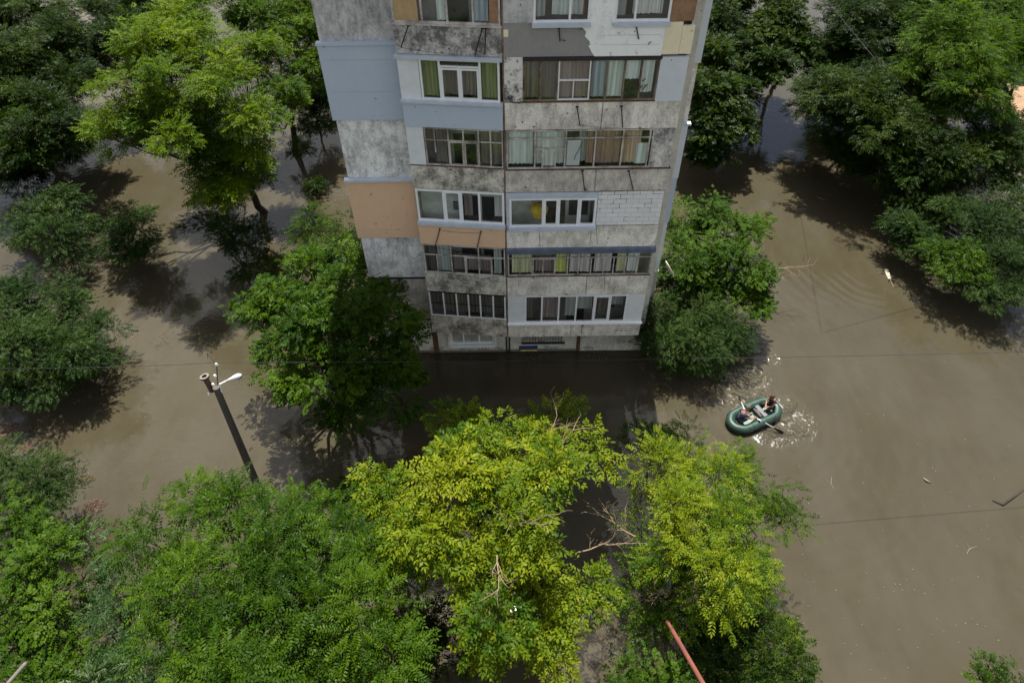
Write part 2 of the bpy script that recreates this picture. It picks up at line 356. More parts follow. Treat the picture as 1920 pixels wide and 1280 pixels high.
# ================= right bay =================
# --- level F (lowest)
Z = ZB[0]; s = rz(602); part(R, 'balcony_parapet', 'conc_light', 0, ru(1070, 617), -.12, 0, Z, s-.06, 'pale grey concrete parapet panel of the lowest right balcony')
part(R, 'balcony_parapet', 'conc_light', ru(1070, 617)+.02, R.W-.02, -.12, -.004, Z, s-.06)
slab(R, Z); cheeks(R, Z+.16, ZB[1]-.01); room(R, Z, ZB[1]-.02)
crack(R, [(1093, 600), (1091, 614), (1090, 628)], .012)
zt = ZB[1]-.005; fz0 = rz(597)
part(R, 'blank_panel', 'pvc_panel', .0, ru(984, 580), -.06, -.01, s-.05, zt-.03); part(R, 'blank_panel', 'pvc_panel', ru(1174, 580), R.W-.03, -.06, -.01, s-.05, zt-.03)
wF = glaze(R, ru(984, 580)+.002, ru(1174, 580)-.002, s-.05, zt-.03, [ru(x, 578) for x in (1016, 1047.5, 1080, 1113, 1143)], (), 'pvc', .075, .01, sashes=[(ru(1113, 578)+.03, ru(1143, 578)-.03, s+.03, zt-.1)])
part(R, 'sill', 'pvc', -.02, R.W+.02, -.02, .13, s-.13, s-.055, 'projecting white metal sill of the lowest right balcony')
curtain(R, wF, ru(1018, 578), ru(1046, 578), s+.1, zt-.1, 'cur_mauve', -.2); curtain(R, wF, ru(1060, 578), ru(1079, 578), s+.1, zt-.1, 'cur_grey', -.3)  # grey curtains here and below are added to brighten the dark panes
curtain(R, wF, ru(1082, 578), ru(1111, 578), s+.5, zt-.1, 'cur_grey', -.35); curtain(R, wF, ru(1116, 578), ru(1142, 578), s+.3, zt-.1, 'cur_dark', -.2); curtain(R, wF, ru(1146, 578), ru(1172, 578), s+.7, zt-.1, 'cur_grey', -.4); curtain(R, wF, ru(986, 578), ru(1000, 578), s+.1, zt-.1, 'cur_dark', -.2)
# --- level E
Z = ZB[1]; s = rz(516); part(R, 'balcony_parapet', 'conc_light', 0, ru(1099, 535), -.12, 0, Z, s-.03); part(R, 'balcony_parapet', 'conc_light', ru(1099, 535)+.03, R.W-.02, -.12, -.004, Z, s-.03)
crack(R, [(1133, 519), (1134, 545)], .006); slab(R, Z); cheeks(R, Z+.16, ZB[2]-.01); room(R, Z, ZB[2]-.02, 'room')
part(R, 'sill', 'rust', -.0, R.W+.01, -.08, .035, s-.03, s+.0, 'rusty edge strip')
zt = rz(471.5)
mu = [ru(x, 500) for x in (975, 997.5, 1018, 1040.6, 1064, 1084.7, 1108, 1131.6, 1150, 1172, 1194)]
tr = rz(483.5); H = zt-s; fr = (tr-s)/H
wE = glaze(R, .03, R.W-.02, s+.002, zt, [(mu[0], 0, fr), (mu[1], 0, fr), (mu[2], 0, fr), (mu[3], 0, fr), (mu[4], 0, 1), (mu[5], 0, 1), (mu[6], 0, fr), (mu[7], 0, fr), (mu[8], 0, fr), (mu[9], 0, fr), (mu[10], 0, fr)], [(.03, R.W-.03, tr)], 'old_frame', .05, -.01,
           sashes=[(mu[1]+.03, mu[3]-.0, s+.05, tr-.03)])
part(R, 'flashing', 'navy_metal', -.03, R.W+.03, -.1, .16, zt+.005, ZB[2]-.005, 'dull navy metal flashing strip')
for a, b, c in ((960, 997, 'cur_yellow'), (1042, 1062, 'cur_lime'), (1068, 1106, 'cur_pink'), (1114, 1146, 'cur_pink'), (1156, 1172, 'cur_yellow'), (1176, 1197, 'cur_green')):
    curtain(R, wE, ru(a, 500), ru(b, 500), s+.12, zt-.05, c)
curtain(R, wE, ru(1000, 500), ru(1040, 500), s+.1, tr-.02, 'cur_mauve', -.2); curtain(R, wE, ru(998, 477), ru(1060, 477), tr, zt-.05, 'cur_olive', -.2)
# --- level D
Z = ZB[2]; s = rz(424); sb = rz(432)
part(R, 'balcony_parapet', 'conc_light', 0, ru(1107, 445), -.12, 0, Z, sb-.01); part(R, 'balcony_parapet', 'conc_light', ru(1107, 445)+.02, R.W-.02, -.12, -.005, Z, rz(424, 1180))
crack(R, [(1011, 430), (1012.5, 462)], .01); crack(R, [(1118, 424), (1120, 458)], .008)
slab(R, Z); cheeks(R, Z+.16, ZB[3]-.01); room(R, Z, ZB[3]-.02, 'room_light', u1=ru(1112, 400))
uD = ru(1119.5, 395); zt = ZB[3]-.03
part(R, 'window_surround', 'blue_metal', 0.0, uD, -.08, -.02, sb, rz(422.5)-.001); part(R, 'window_surround', 'blue_metal', 0.0, uD, -.08, .05, rz(370), zt)
part(R, 'window_surround', 'blue_metal', 0.0, ru(955, 395), -.08, .02, rz(422.5), rz(370)-.001)
wD = glaze(R, ru(955, 395)+.002, uD-.03, rz(422.5), rz(370)-.002, [ru(x, 395) for x in (1018, 1048, 1084)], (), 'pvc', .085, .04, sill=('blue_metal', .17, .12),
           sashes=[(ru(1018, 395)+.04, ru(1048, 395)-.04, rz(421), rz(371.5)), (ru(1084, 395)+.04, uD-.06, rz(421), rz(371.5))])
mb = MB(); FR.box(mb, ru(975, 395), ru(1012, 395), -.9, -.85, rz(389), rz(376)); mb.build('shelf', M['clay'], wD)
mb = MB(); mb.lathe(FR.P(ru(1012, 400), -.55, rz(408)), (0, 0, 1), [(-.28, .0), (-.25, .28), (.1, .40), (.3, .22), (.34, 0)], 10); mb.build('yellow_umbrella', solid('yellow_cloth', (.75, .5, .03), .8), wD)
bk = MB(); FR.box(bk, uD+.004, R.W-.03, -.14, -.03, rz(422, 1180), rz(357.5, 1180)); o = bk.build('block_infill', M['blocks'], BW); o['label'] = 'white painted block infill with open dark joints'
part(R, 'rusty_edge', 'rust', uD, R.W-.0, -.1, .02, rz(357.3, 1180), ZB[3]+.01)
# --- level C
Z = ZB[3]; s = rz(316); part(R, 'balcony_parapet', 'conc_mid', 0, ru(1116, 336), -.12, 0, Z+.012, s-.03); part(R, 'balcony_parapet', 'conc_mid', ru(1116, 336)+.025, R.W, -.12, -.006, Z+.012, s-.03)
part(R, 'sill', 'rust', -.0, R.W+.04, -.1, .05, s-.03, s+.0)
slab(R, Z+.012); cheeks(R, Z+.18, ZB[4]-.01); room(R, Z, ZB[4]-.02, 'room')
bracket(R, 1092, 320, 1096, 356, .15); bracket(R, 1179, 320, 1187, 355, .15)
zt = ZB[4]-.03; tr = rz(259.5); fr = (tr-s)/(zt-s); ue = ru(1223, 280)
mu = [ru(x, 285) for x in (1003, 1060, 1115, 1165.5, 1215)]
wC = glaze(R, .04, ue, s+.002, zt, mu+[(ru(1017, 300), 0, .42), (ru(1041, 300), 0, .42)], [(.04, ue, tr), (mu[0], mu[1], rz(279))], 'old_frame', .06, -.01)
part(R, 'pier', 'conc_dark', ue+.003, R.W-.03, -.12, -.02, s+.001, zt+.02, 'stained concrete pier panel')
for a, b, c, dd in ((952, 1000, 'cur_green', -.15), (1005, 1058, 'cur_green', -.15), (1086, 1100, 'cur_grey', -.3), (1100, 1113, 'cur_brown', -.15), (1117, 1163, 'cur_brown', -.15), (1168, 1200, 'cur_tan', -.15)):
    curtain(R, wC, ru(a, 285), ru(b, 285), s+.15, zt-.06, c, dd)
for a, b, y0, y1, c in ((1063, 1088, 312, 265, 'pvc_panel'), (1192, 1214, 310, 272, 'cur_green'), (1017, 1040, 312, 282, 'cur_white')):
    mb = MB(); FR.box(mb, ru(a, 290), ru(b, 290), -.12, -.09, rz(y0), rz(y1)); mb.build('board', M[c], wC)
crack(R, [(1077, 300), (1079, 292), (1085, 283), (1091, 268)], .008)
# --- level B
Z = ZB[4]; s = rz(189.5); uc = ru(1128, 215)
part(R, 'balcony_parapet', 'conc_light', 0, uc, -.12, 0, Z+.0, s-.04); part(R, 'balcony_parapet', 'conc_light', uc+.03, R.W, -.12, -.004, Z, s-.03)
bracket(R, 1082, 200, 1087, 233, .3); bracket(R, 1165, 199, 1167, 237, .3)
part(R, 'sill', 'rust', .28, ru(1228, 189), -.1, .04, s-.03, s)
slab(R, Z); cheeks(R, Z+.16, ZB[5]-.01); room(R, Z, ZB[5]-.02, 'room')
zt = ZB[5]-.12; a0, a1 = ru(980, 150), ru(1233, 150)
part(R, 'charred_panel', 'char', .0, a0-.003, -.12, .0, s-.03, ZB[5]-.01, 'white panel with charred black ribs')
part(R, 'flashing', 'seam', a0, a1+.04, -.1, .07, zt+.003, ZB[5]-.02)
mu = [ru(x, 150) for x in (1013, 1045, 1107, 1137, 1170, 1201)]
wB = glaze(R, a0, a1, s+.002, zt, mu, [], 'rust_frame', .055, -.005)
mb = MB()
q0, q1 = mu[1]+.03, mu[2]-.01
for (a, b, c, e) in ((q0, q0+.045, s+.05, zt-.05), (q1-.045, q1, s+.05, zt-.05), (q0+.046, q1-.046, rz(151.5), rz(149)), (q0+.046, q1-.046, s+.05, s+.09), ((q0+q1)/2-.03, (q0+q1)/2, s+.1, rz(151.6))): FR.box(mb, a, b, -.05, .015, c, e)
mb.build('sash', M['pvc'], wB)
for a, b, c, e in ((983, 1012, 'cur_dark', .1), (1015, 1043, 'cur_dark', .1), (1050, 1106, 'cur_mauve', .1), (1110, 1135, 'cur_check', .1), (1140, 1168, 'cur_green', .1), (1172, 1199, 'cur_green', .75), (1203, 1225, 'cur_green', .25)):
    curtain(R, wB, ru(a, 150), ru(b, 150), s+e, zt-.06, c)
g_ = random.Random(3); pl_ = MB()
for i in range(60):
    a = g_.uniform(-1, 1); b = g_.uniform(0, 1); c = g_.uniform(-1, 1); p = Vector(R.P(ru(1190, 170)+a*.42*(1-.4*b), -.28+c*.12, s+.15+b*.62)); d = Vector((a, -c, .8)).normalized()*.2; e = d.orthogonal()*.35
    n_ = len(pl_.v); pl_.v += [tuple(p), tuple(p+d*.5+e), tuple(p+d), tuple(p+d*.5-e)]; pl_.f.append((n_, n_+1, n_+2, n_+3))
pl_.build('houseplant', solid('dark_plant', (.03, .05, .02), .7), wB)
part(R, 'insulated_panel', 'blue_pale', a1+.003, R.W-.02, -.12, .03, s-.03, ZB[5]-.06, 'pale blue rendered panel')
# --- level A and above: rendered wall flush with the balconies
Z = ZB[5]; hA = 25.0
zs = rz(41.5); wz0 = zs
u1a, u1b, u2a, u2b, uo = ru(1000, 20), ru(1107, 20), ru(1153, 20), ru(1258, 20), ru(1304, 20)
slab(R, Z); room(R, Z, ZB[6]-.02, 'room')
def jag():
    # grey adhesive coat, its torn right edge meeting the white insulation
    zl, zh = Z, wz0-.0; xs = [(1114, 108), (1109, 98), (1103, 86), (1106, 78), (1096, 68), (1099, 60), (1090, 50), (1092, 44.5)]
    P = [FR.uz(x, y) for x, y in xs]; P[0] = (P[0][0], Z); P[-1] = (P[-1][0], zh)
    return P
P = jag(); mb = MB(); n = len(P)
for d in (0, -.12):
    for (u, z) in P: mb.v.append(FR.P(0, d, z)); mb.v.append(FR.P(u, d, z))
for i in range(n-1):
    a = 2*i; b = 2*n+2*i
    mb.f += [(a, a+1, a+3, a+2), (b, b+2, b+3, b+1), (a+1, b+1, b+3, a+3), (a, a+2, b+2, b)]
mb.f += [(0, 2*n, 2*n+1, 1), (2*n-2, 2*n-1, 4*n-1, 4*n-2)]
mb.build('adhesive_coat', M['grey_mortar'], BW)['label'] = 'dark grey adhesive coat with a torn right edge'
mb = MB(); ucr = ru(1243, 80)
for d in (0.03, -.12):
    for (u, z) in P: mb.v.append(FR.P(u+.004, d, z)); mb.v.append(FR.P(ucr, d, z))
for i in range(n-1):
    a = 2*i; b = 2*n+2*i
    mb.f += [(a, a+1, a+3, a+2), (b, b+2, b+3, b+1), (a+1, b+1, b+3, a+3), (a, a+2, b+2, b)]
mb.f += [(0, 2*n, 2*n+1, 1), (2*n-2, 2*n-1, 4*n-1, 4*n-2)]
mb.build('insulated_panel', M['white_ins'], BW)['label'] = 'white insulation panel below the upper windows'
part(R, 'foam_sheet', 'cream', ucr+.003, ru(1275, 80), -.12, .035, Z+.04, rz(43)); part(R, 'foam_sheet', 'cream', ru(1275, 80)+.01, R.W+.0, -.12, .032, Z+.05, rz(51))
part(R, 'foam_sheet', 'cream', .0, .16, .002, .03, rz(67), rz(54)+.0)
bracket(R, 1048, 52, 1050, 76, .2); bracket(R, 1193, 49, 1197, 72, .2)
part(R, 'insulated_panel', 'lgrey_mortar', 0, u1a-.003, -.12, .012, wz0+.002, hA-.1, 'light grey rendered wall left of the upper window')
part(R, 'insulated_panel', 'white_ins', u1b+.003, u2a-.003, -.12, .03, wz0+.002, hA-.1)
for ua, ub, ms in ((u1a, u1b, [ru(1069, 20)]), (u2a, u2b, [ru(1192, 20)])):
    z1 = wz0+1.62
    for lv in (0, 1, 2):
        zo = wz0+lv*2.8
        if zo+1.62 > hA: break
        ww = glaze(R, ua, ub, zo+.003, zo+1.62, ms, [], 'pvc', .075, .02, sill=('blue_metal', .13, .12))
        curtain(R, ww, ua+.3+random.random()*.4, ub-.2, zo+.1, zo+1.5, 'cur_green' if lv == 0 and ua == u1a else 'cur_white', -.35)
        curtain(R, ww, ua+.06, ua+.4, zo+.1, zo+1.5, 'cur_grey', -.25)
        if lv < 2: part(R, 'insulated_panel', 'white_ins', ua, ub, -.12, .028, zo+1.622, zo+2.65)
part(R, 'board_panel', 'osb', u2b+.003, uo, -.12, .02, wz0+.002, hA-.1, 'brown chipboard panel')
part(R, 'roof_slab', 'conc_mid', 0, R.W, -1.0, .1, hA-.09, hA+.12)
cheeks(R, Z+.16, hA-.1)
slab(R, ZB[6]); slab(R, ZB[7])
# central dividing fin between the bays, with rust stained joints
mb = MB(); mb.box(-.028, .028, -.0, 1.0, ZB[0]-.02, hA); mb.build('dividing_wall', M['rust_frame'], BW)
# ================= left bay =================
W = Lf.W
def para(i, zs, mat, label=None, d=0):
    return part(Lf, 'balcony_parapet', mat, 0, W-.01, -.12, d, ZB[i]+.005, zs, label)
def backing(i, mat='room'):
    slab(Lf, ZB[i]+.005, .6); part(Lf, 'end_panel', 'conc_mid', 0, .08, -.75, -.125, ZB[i]+.17, ZB[i+1]-.01); room(Lf, ZB[i], ZB[i+1]-.02, mat, .6)
# F
s = lz(599); para(0, s-.02, 'conc_relief', 'moulded relief concrete parapet of the lowest left balcony'); backing(0)
zt = ZB[1]-.04
mbx = [lu(x, 572) for x in (833, 857, 879, 901, 925)]
wl = glaze(Lf, .07, W-.03, s+.002, zt, [], [], 'black_iron', .05, -.02)
mb = MB()
for u in [.09]+mbx+[W-.07]: FL.box(mb, u-.035, u+.03, -.015, .018, s+.06, zt-.05)
FL.box(mb, .07, W-.03, -.015, .022, s+.005, s+.055); mb.build('mullion', M['pvc'], wl)
mb = MB(); FL.box(mb, .07, W-.05, -.07, -.05, (s+zt)/2-.02, (s+zt)/2+.02); mb.build('rail', M['black_iron'], wl)
curtain(Lf, wl, .1, W-.1, s+.05, zt-.05, 'cur_dark', -.3)
# E
s = lz(519.5); para(1, s-.02, 'conc_relief'); backing(1)
zt = ZB[2]-.04; tr = lz(486, 946); fr = (tr-s)/(zt-s)
mu = [lu(x, 495) for x in (820.5, 847, 872, 898, 922)]
wl = glaze(Lf, .05, W-.03, s+.002, zt, [(mu[0], 0, fr), (mu[1], 0, 1), (mu[2], 0, fr), (mu[3], 0, 1), (mu[4], 0, fr)], [(.05, W-.03, tr)], 'old_frame', .055, -.01, sashes=[(mu[2]+.03, mu[4], s-.03, tr-.03)])
curtain(Lf, wl, lu(822, 495), lu(845, 495), s+.1, zt-.05, 'cur_grey'); curtain(Lf, wl, lu(926, 495), lu(940, 495), s+.1, zt-.05, 'cur_grey'); curtain(Lf, wl, lu(806, 495), lu(816, 495), s+.1, zt-.05, 'cur_dark')
curtain(Lf, wl, lu(849, 495), lu(920, 495), s+.1, tr-.05, 'cur_mauve', -.25)
# D
s = lz(421); sb = lz(428); para(2, sb-.01, 'orange_render', 'peach rendered parapet', .03); backing(2, 'room_light')
wl = glaze(Lf, .05, W-.02, s+.002, ZB[3]-.03, [lu(x, 390) for x in (833, 866, 899)], [], 'pvc', .085, .02, sill=('blue_metal', .16, .14), sashes=[(lu(833, 390)+.04, lu(866, 390)-.04, s+.05, ZB[3]-.08)])
curtain(Lf, wl, lu(868, 390), lu(884, 390), s+.1, ZB[3]-.1, 'cur_mauve', -.35); curtain(Lf, wl, lu(925, 390), lu(941, 390), s+.1, ZB[3]-.1, 'cur_white', -.4)
mb = MB(); FL.box(mb, lu(846, 395), lu(862, 395), -.58, -.5, lz(412), lz(398)); mb.build('chair', M['navy_metal'], wl)
mb = MB(); FL.box(mb, lu(838, 375), lu(852, 375), -.59, -.56, lz(385), lz(372)); mb.build('picture', M['cur_mauve'], wl)
bracket(Lf, 825, 428, 816, 462, .25, 'rust'); bracket(Lf, 902, 433, 893, 470, .25, 'rust')
# C
s = lz(316.5); para(3, s-.03, 'conc_relief'); backing(3)
part(Lf, 'sill', 'rust', 0, W-.01, -.1, .03, s-.03, s)
part(Lf, 'blank_panel', 'pvc_panel', .0, lu(796, 275), -.06, .0, s, ZB[4]-.02)
zt = ZB[4]-.04; tr = lz(269.5); fr = (tr-s)/(zt-s); ua = lu(797, 275)+.004
mu = [lu(x, 285) for x in (817, 842, 870, 898, 920)]
wl = glaze(Lf, ua, W-.03, s+.002, zt, [(mu[0], fr*.5, 1), (mu[1], 0, 1), (mu[2], 0, 1), (mu[3], 0, 1), (mu[4], 0, 1)], [(ua, W-.03, tr)], 'old_frame', .05, -.01, sashes=[(mu[1]+.02, mu[2]-.02, s+.03, tr-.03), (mu[2]+.03, mu[3]-.02, s+.03, tr-.03)])
curtain(Lf, wl, lu(900, 285), lu(940, 285), s+.1, zt-.05, 'cur_dark'); curtain(Lf, wl, lu(815, 285), lu(840, 285), s+.1, zt-.05, 'cur_dark')
# B
s = lz(193); sb = lz(196.5); para(4, sb-.04, 'blue_render', 'blue-grey rendered parapet', .05); backing(4)
part(Lf, 'blank_panel', 'pvc_panel', .0, lu(787, 150), -.06, .01, s, ZB[5]-.15)
ua = lu(788, 150)+.004; zt = ZB[5]-.13; c0_, c1_ = lu(825, 150), lu(900, 150)
wl = glaze(Lf, ua, W-.1, s+.002, zt, [c0_, c1_, ((c0_+c1_)/2, 0, .84)], [(c0_, c1_, zt-.27)], 'pvc', .075, .02, sashes=[(c0_+.04, (c0_+c1_)/2-.01, s+.05, zt-.32), ((c0_+c1_)/2+.01, c1_-.04, s+.05, zt-.32)])
part(Lf, 'sill', 'blue_metal', -.03, W, -.06, .15, s-.1, s-.0); part(Lf, 'flashing', 'blue_metal', -.06, W+.0, -.1, .14, zt+.003, ZB[5]-.02)
curtain(Lf, wl, ua+.05, c0_-.03, s+.08, zt-.05, 'cur_olive', -.14); curtain(Lf, wl, c1_+.05, W-.15, s+.08, zt-.05, 'cur_olive', -.14); curtain(Lf, wl, c0_+.05, c1_-.05, s+.08, zt-.3, 'cur_mauve', -.3)
# A and above
s = lz(49.5); para(5, s-.05, 'conc_dark', 'heavily stained dark concrete parapet'); backing(5)
part(Lf, 'sill', 'old_frame', -.02, W, -.1, .07, s-.05, s)
for lv in range(3):
    zo = s+2.8*lv; zt = min(ZB[6]-.04+2.8*lv, hA-.12)
    if lv: slab(Lf, ZB[5+lv]+.005, .6); para(5+lv, zo-.01, 'conc_mid')
    wl = glaze(Lf, .04, W-.04, zo+.002, zt, [lu(x, 20) for x in (789, 837, 886)], [], 'old_frame', .07, -.01)
    mb = MB(); FL.box(mb, .12, lu(782, 20), -.05, -.02, zo+.08, zt-.05); mb.build('board', M['tan_board'], wl)
    mb = MB(); FL.box(mb, lu(917, 20), W-.1, -.05, -.02, zo+.08, zt-.05); mb.build('board', M['osb'], wl)
    curtain(Lf, wl, lu(817, 20), lu(834, 20), zo+.08, zt-.05, 'cur_green'); curtain(Lf, wl, lu(888, 20), lu(914, 20), zo+.08, zt-.05, 'cur_check')
part(Lf, 'end_panel', 'conc_mid', 0, .08, -.75, -.125, ZB[6]+.17, hA-.1)
room(Lf, ZB[6], hA-.1, 'room', .6)
part(Lf, 'roof_slab', 'conc_mid', 0, W, -.8, .1, hA-.09, hA+.12)
bracket(Lf, 766, 47, 753, 87, .3); bracket(Lf, 905, 53, 891, 103, .3); bracket(Lf, 911, 53, 910, 100, .3)
def line(face, a, b, sag=.06):
    (u0, z0), (u1, z1) = face.uz(*a), face.uz(*b); mb = MB(); P = []
    for i in range(9):
        t = i/8; P.append(face.P(u0+(u1-u0)*t, .10, z0+(z1-z0)*t-sag*4*t*(1-t)))
    mb.tube(P, .006, 4); mb.build('washing_line', M['black_iron'], BW)
line(Lf, (825, 429), (902, 434)); line(Lf, (816, 461), (893, 469)); line(R, (1087, 232), (1167, 236)); line(Lf, (753, 87), (891, 101)); line(R, (1096, 355), (1187, 354))
# spalled hollows and weeds on the concrete parapets
g_ = random.Random(8)
for face, pts in ((R, [(967, 238), (1001, 238), (993, 336), (1058, 356), (1098, 355), (985, 351), (1005, 353), (1200, 240), (1185, 318), (975, 519), (1000, 521), (1180, 520), (1155, 618), (1165, 620), (1092, 611), (1140, 447)]), (Lf, [(785, 95), (842, 92), (890, 320), (860, 612), (900, 618), (845, 318)])):
    for (x, y) in pts:
        u, z = face.uz(x, y); k = 7; r = g_.uniform(.025, .07); mb = MB()
        for i in range(k):
            a = 2*math.pi*i/k; q = r*g_.uniform(.5, 1.2); mb.v.append(face.P(u+math.cos(a)*q, .006, z+math.sin(a)*q*.8))
        mb.v += [(v[0], v[1]+.03, v[2]) for v in mb.v]; mb.f = [tuple(range(k)), tuple(range(2*k-1, k-1, -1))]+[(i, i+k, (i+1) % k+k, (i+1) % k) for i in range(k)]; mb.build('spalled_hollow', M['seam'], BW)
# ================= blank wall panels on the left =================
def lw(px, py): return FW.uz(px, py)
um = FW.u(800, 560)
zj = [FW.z(690, y) for y in (597+3, 522, 443, 332, 222, 76)]
segs = [(.02, zj[0]-.08, 'conc_low', 0, 'lowest grey wall panel above the water'), (zj[0]+.06, zj[1]-.07, 'conc_mid', 0, None), (zj[1]+.07, zj[2]-.01, 'conc_wall', 0, 'pale concrete wall panel with grey cracks'), (zj[2], zj[3]-.12, 'orange_render', .10, 'peach insulated wall panel'),
        (zj[3], zj[4], 'conc_wall', 0, 'white wall panel with dark streaks'), (zj[4]+.003, zj[5]-.10, 'blue_render', .12, 'blue-grey insulated wall panel'), (zj[5]+.0, zj[5]+2.72, 'conc_wall_grey', 0, 'grey wall panel with white streaks'),
        (zj[5]+2.76, zj[5]+5.5, 'conc_wall', 0, None), (zj[5]+5.54, TOP-.2, 'conc_wall_grey', 0, None)]
for a, b, m_, d, l in segs:
    part(FW, 'wall_panel', m_, (-.10 if d else 0), um+.5, -.02, .02+d, a, b, l)
part(FW, 'wall_joint', 'seam', 0, um+.3, -.02, .012, zj[0]-.08, zj[0]+.06); part(FW, 'wall_joint', 'seam', 0, um+.3, -.02, .012, zj[1]-.07, zj[1]+.07)
part(FW, 'flashing', 'blue_metal', -.16, um+.3, -.02, .22, zj[3]-.117, zj[3]-.01); part(FW, 'flashing', 'blue_render', -.13, um+.3, -.02, .2, zj[5]-.098, zj[5]-.003)
# ================= ground floor strip =================
g0 = FW.u(806, 655)
part(FW, 'ground_wall', 'conc_low', g0, FW.u(953, 650)-.05, 0, .03, .0, ZB[0]-.005, 'concrete ground floor wall with faded writing'); part(FW, 'ground_wall', 'conc_low', FW.u(953, 650)+.05, FW.u(1080, 650), 0, .03, 0, ZB[0]-.005)
part(FW, 'ground_wall', 'conc_mid', FW.u(1087, 650), 13.47, 0, .035, 0, ZB[0]-.005)
for a, b in ((813, 823), (948, 951), (954, 957), (1080, 1087)): part(FW, 'pipe_chase' if b-a > 5 else 'wall_joint', 'rust' if b-a > 5 else 'seam', FW.u(a, 648), FW.u(b, 648), .0, .045 if b-a > 5 else .042, -.1, ZB[0]-.01)
z0 = FW.z(885, 641); gw = glaze(FW, FW.u(846, 640), FW.u(926, 640), z0, z0+1.45, [FW.u(870, 640), FW.u(899, 640)], [], 'pvc', .08, .09, sill=('pvc', .2, .14), label='three light white window just above the flood')
mb = MB()
for a in (FW.u(846, 640)-.14, FW.u(926, 640)+.005): FW.box(mb, a, a+.13, .03, .17, z0-.2, z0+1.5)
mb.build('reveal', M['conc_light'], gw)
z0 = FW.z(1018, 638.5); gw = glaze(FW, FW.u(979, 636), FW.u(1057, 636), z0, z0+1.3, [FW.u(1004, 636), FW.u(1031, 636)], [], 'old_frame', .07, .08, sill=('seam', .06, .12), label='barred window mostly hidden under the balcony')
mb = MB()
for i in range(14): u = FW.u(979, 636)+.08+i*.15; FW.box(mb, u, u+.02, .1, .12, z0, z0+1.2)
mb.build('bars', M['black_iron'], gw)
# painted marks and writing
def paint(name, c): return solid(name, c, .9, 0, .25, 8)
part(FW, 'painted_patch', 'navy_metal', FW.u(973, 651), FW.u(1008, 651), .03, .036, FW.z(990, 654.3), FW.z(990, 647), 'dark blue painted patch with a yellow lower edge').data.materials[0] = paint('blue_paint', (.02, .05, .2))
part(FW, 'painted_patch', 'navy_metal', FW.u(976, 655), FW.u(1007, 655), .03, .036, FW.z(990, 657.5), FW.z(990, 654.5)).data.materials[0] = paint('yellow_paint', (.6, .5, .08))
def writing(txt, px0, px1, py, hgt, col, shear=0.):
    cu_ = bpy.data.curves.new('writing', 'FONT'); cu_.body = txt; cu_.size = 1; cu_.extrude = .004; cu_.shear = shear
    tmp = bpy.data.objects.new('tmp', cu_); COL.objects.link(tmp); dg = bpy.context.evaluated_depsgraph_get()
    me = bpy.data.meshes.new_from_object(tmp.evaluated_get(dg)); bpy.data.objects.remove(tmp)
    xs = [v.co.x for v in me.vertices]; ys = [v.co.y for v in me.vertices]; u0, u1 = FW.u(px0, py), FW.u(px1, py); zc = FW.z((px0+px1)/2, py)
    for v in me.vertices:
        u = u0+(v.co.x-min(xs))/(max(xs)-min(xs))*(u1-u0); z = zc+(v.co.y-min(ys))/(max(ys)-min(ys))*hgt
        p = FW.P(u, .037+v.co.z*.5, z+.02*math.sin(u*9)); v.co = Vector(p)-Vector(BW.location)
    o = bpy.data.objects.new('writing', me); COL.objects.link(o); o.parent = BW; me.materials.clear(); me.materials.append(paint('paint_'+txt[:3], col)); return o
writing('SERNY', 806, 834, 656, .26, (.02, .02, .02), .3)
writing('3ATO', 862, 886, 655.5, .24, (.10, .17, .20), .2); writing('KAXT', 896, 919, 655.5, .24, (.10, .17, .20), .2); writing('1993', 929, 944, 655, .2, (.09, .10, .2), .2)
writing('Skate', 1019, 1046, 653.5, .27, (.02, .16, .30), .3); writing('CTHXKE', 1087, 1112, 653, .18, (.08, .08, .08), .2); writing('CKS', 1112, 1138, 652.5, .30, (.75, .78, .8), .2)
# ================= right end strip =================
ze = [FE.z(1300-.19*y+30, y) for y in (116, 228, 332, 415, 508)]
es = [(-.2, ze[4], 'conc_strip', 0, None), (ze[4]+.06, ze[3], 'blue_pale', .0, None), (ze[3]+.01, ze[2], 'blue_render', .06, None), (ze[2]+.01, ze[1]-.08, 'blue_pale', .09, 'pale blue insulated strip at the right corner'), (ze[1], ze[0], 'conc_light', 0, None),
      (ze[0]+.01, TOP-.21, 'blue_pale', .10, 'upper blue insulated strip at the right corner')]
for a, b, m_, d, l in es: part(FE, 'corner_panel', m_, .2, FE.W+d*.6, -.02, .02+d, a, b, l)
part(FE, 'corner_joint', 'cream', .9, FE.W+.02, -.02, .05, ze[4]+.002, ze[4]+.058)
mb = MB(); FE.box(mb, .9, FE.W+.14, -.02, .2, ze[1]-.078, ze[1]-.002); mb.build('flashing', M['blue_metal'], BW)
def seam(face, a, b, d, wd=.006, name='panel_seam'):
    (u0, z0), (u1, z1) = face.uz(*a), face.uz(*b); mb = MB(); h = abs(u1-u0) > abs(z1-z0)
    if h: face.box(mb, min(u0, u1), max(u0, u1), d-.01, d+.004, z0-wd, z0+wd)
    else: face.box(mb, u0-wd, u0+wd, d-.01, d+.004, min(z0, z1), max(z0, z1))
    mb.build(name, M['conc_strip'], BW)
seam(FW, (776, 350), (779, 440), .12); seam(FW, (655, 428), (775, 428), .12, .004); seam(FR, (1003, 61), (1110, 62), .001, .004); seam(FR, (1120, 66), (1238, 63), .031, .004); seam(FR, (1130, 84), (1236, 82), .031, .004)
seam(FW, (612, 110), (735, 106), .14, .004); seam(FW, (620, 170), (742, 166), .14, .004)
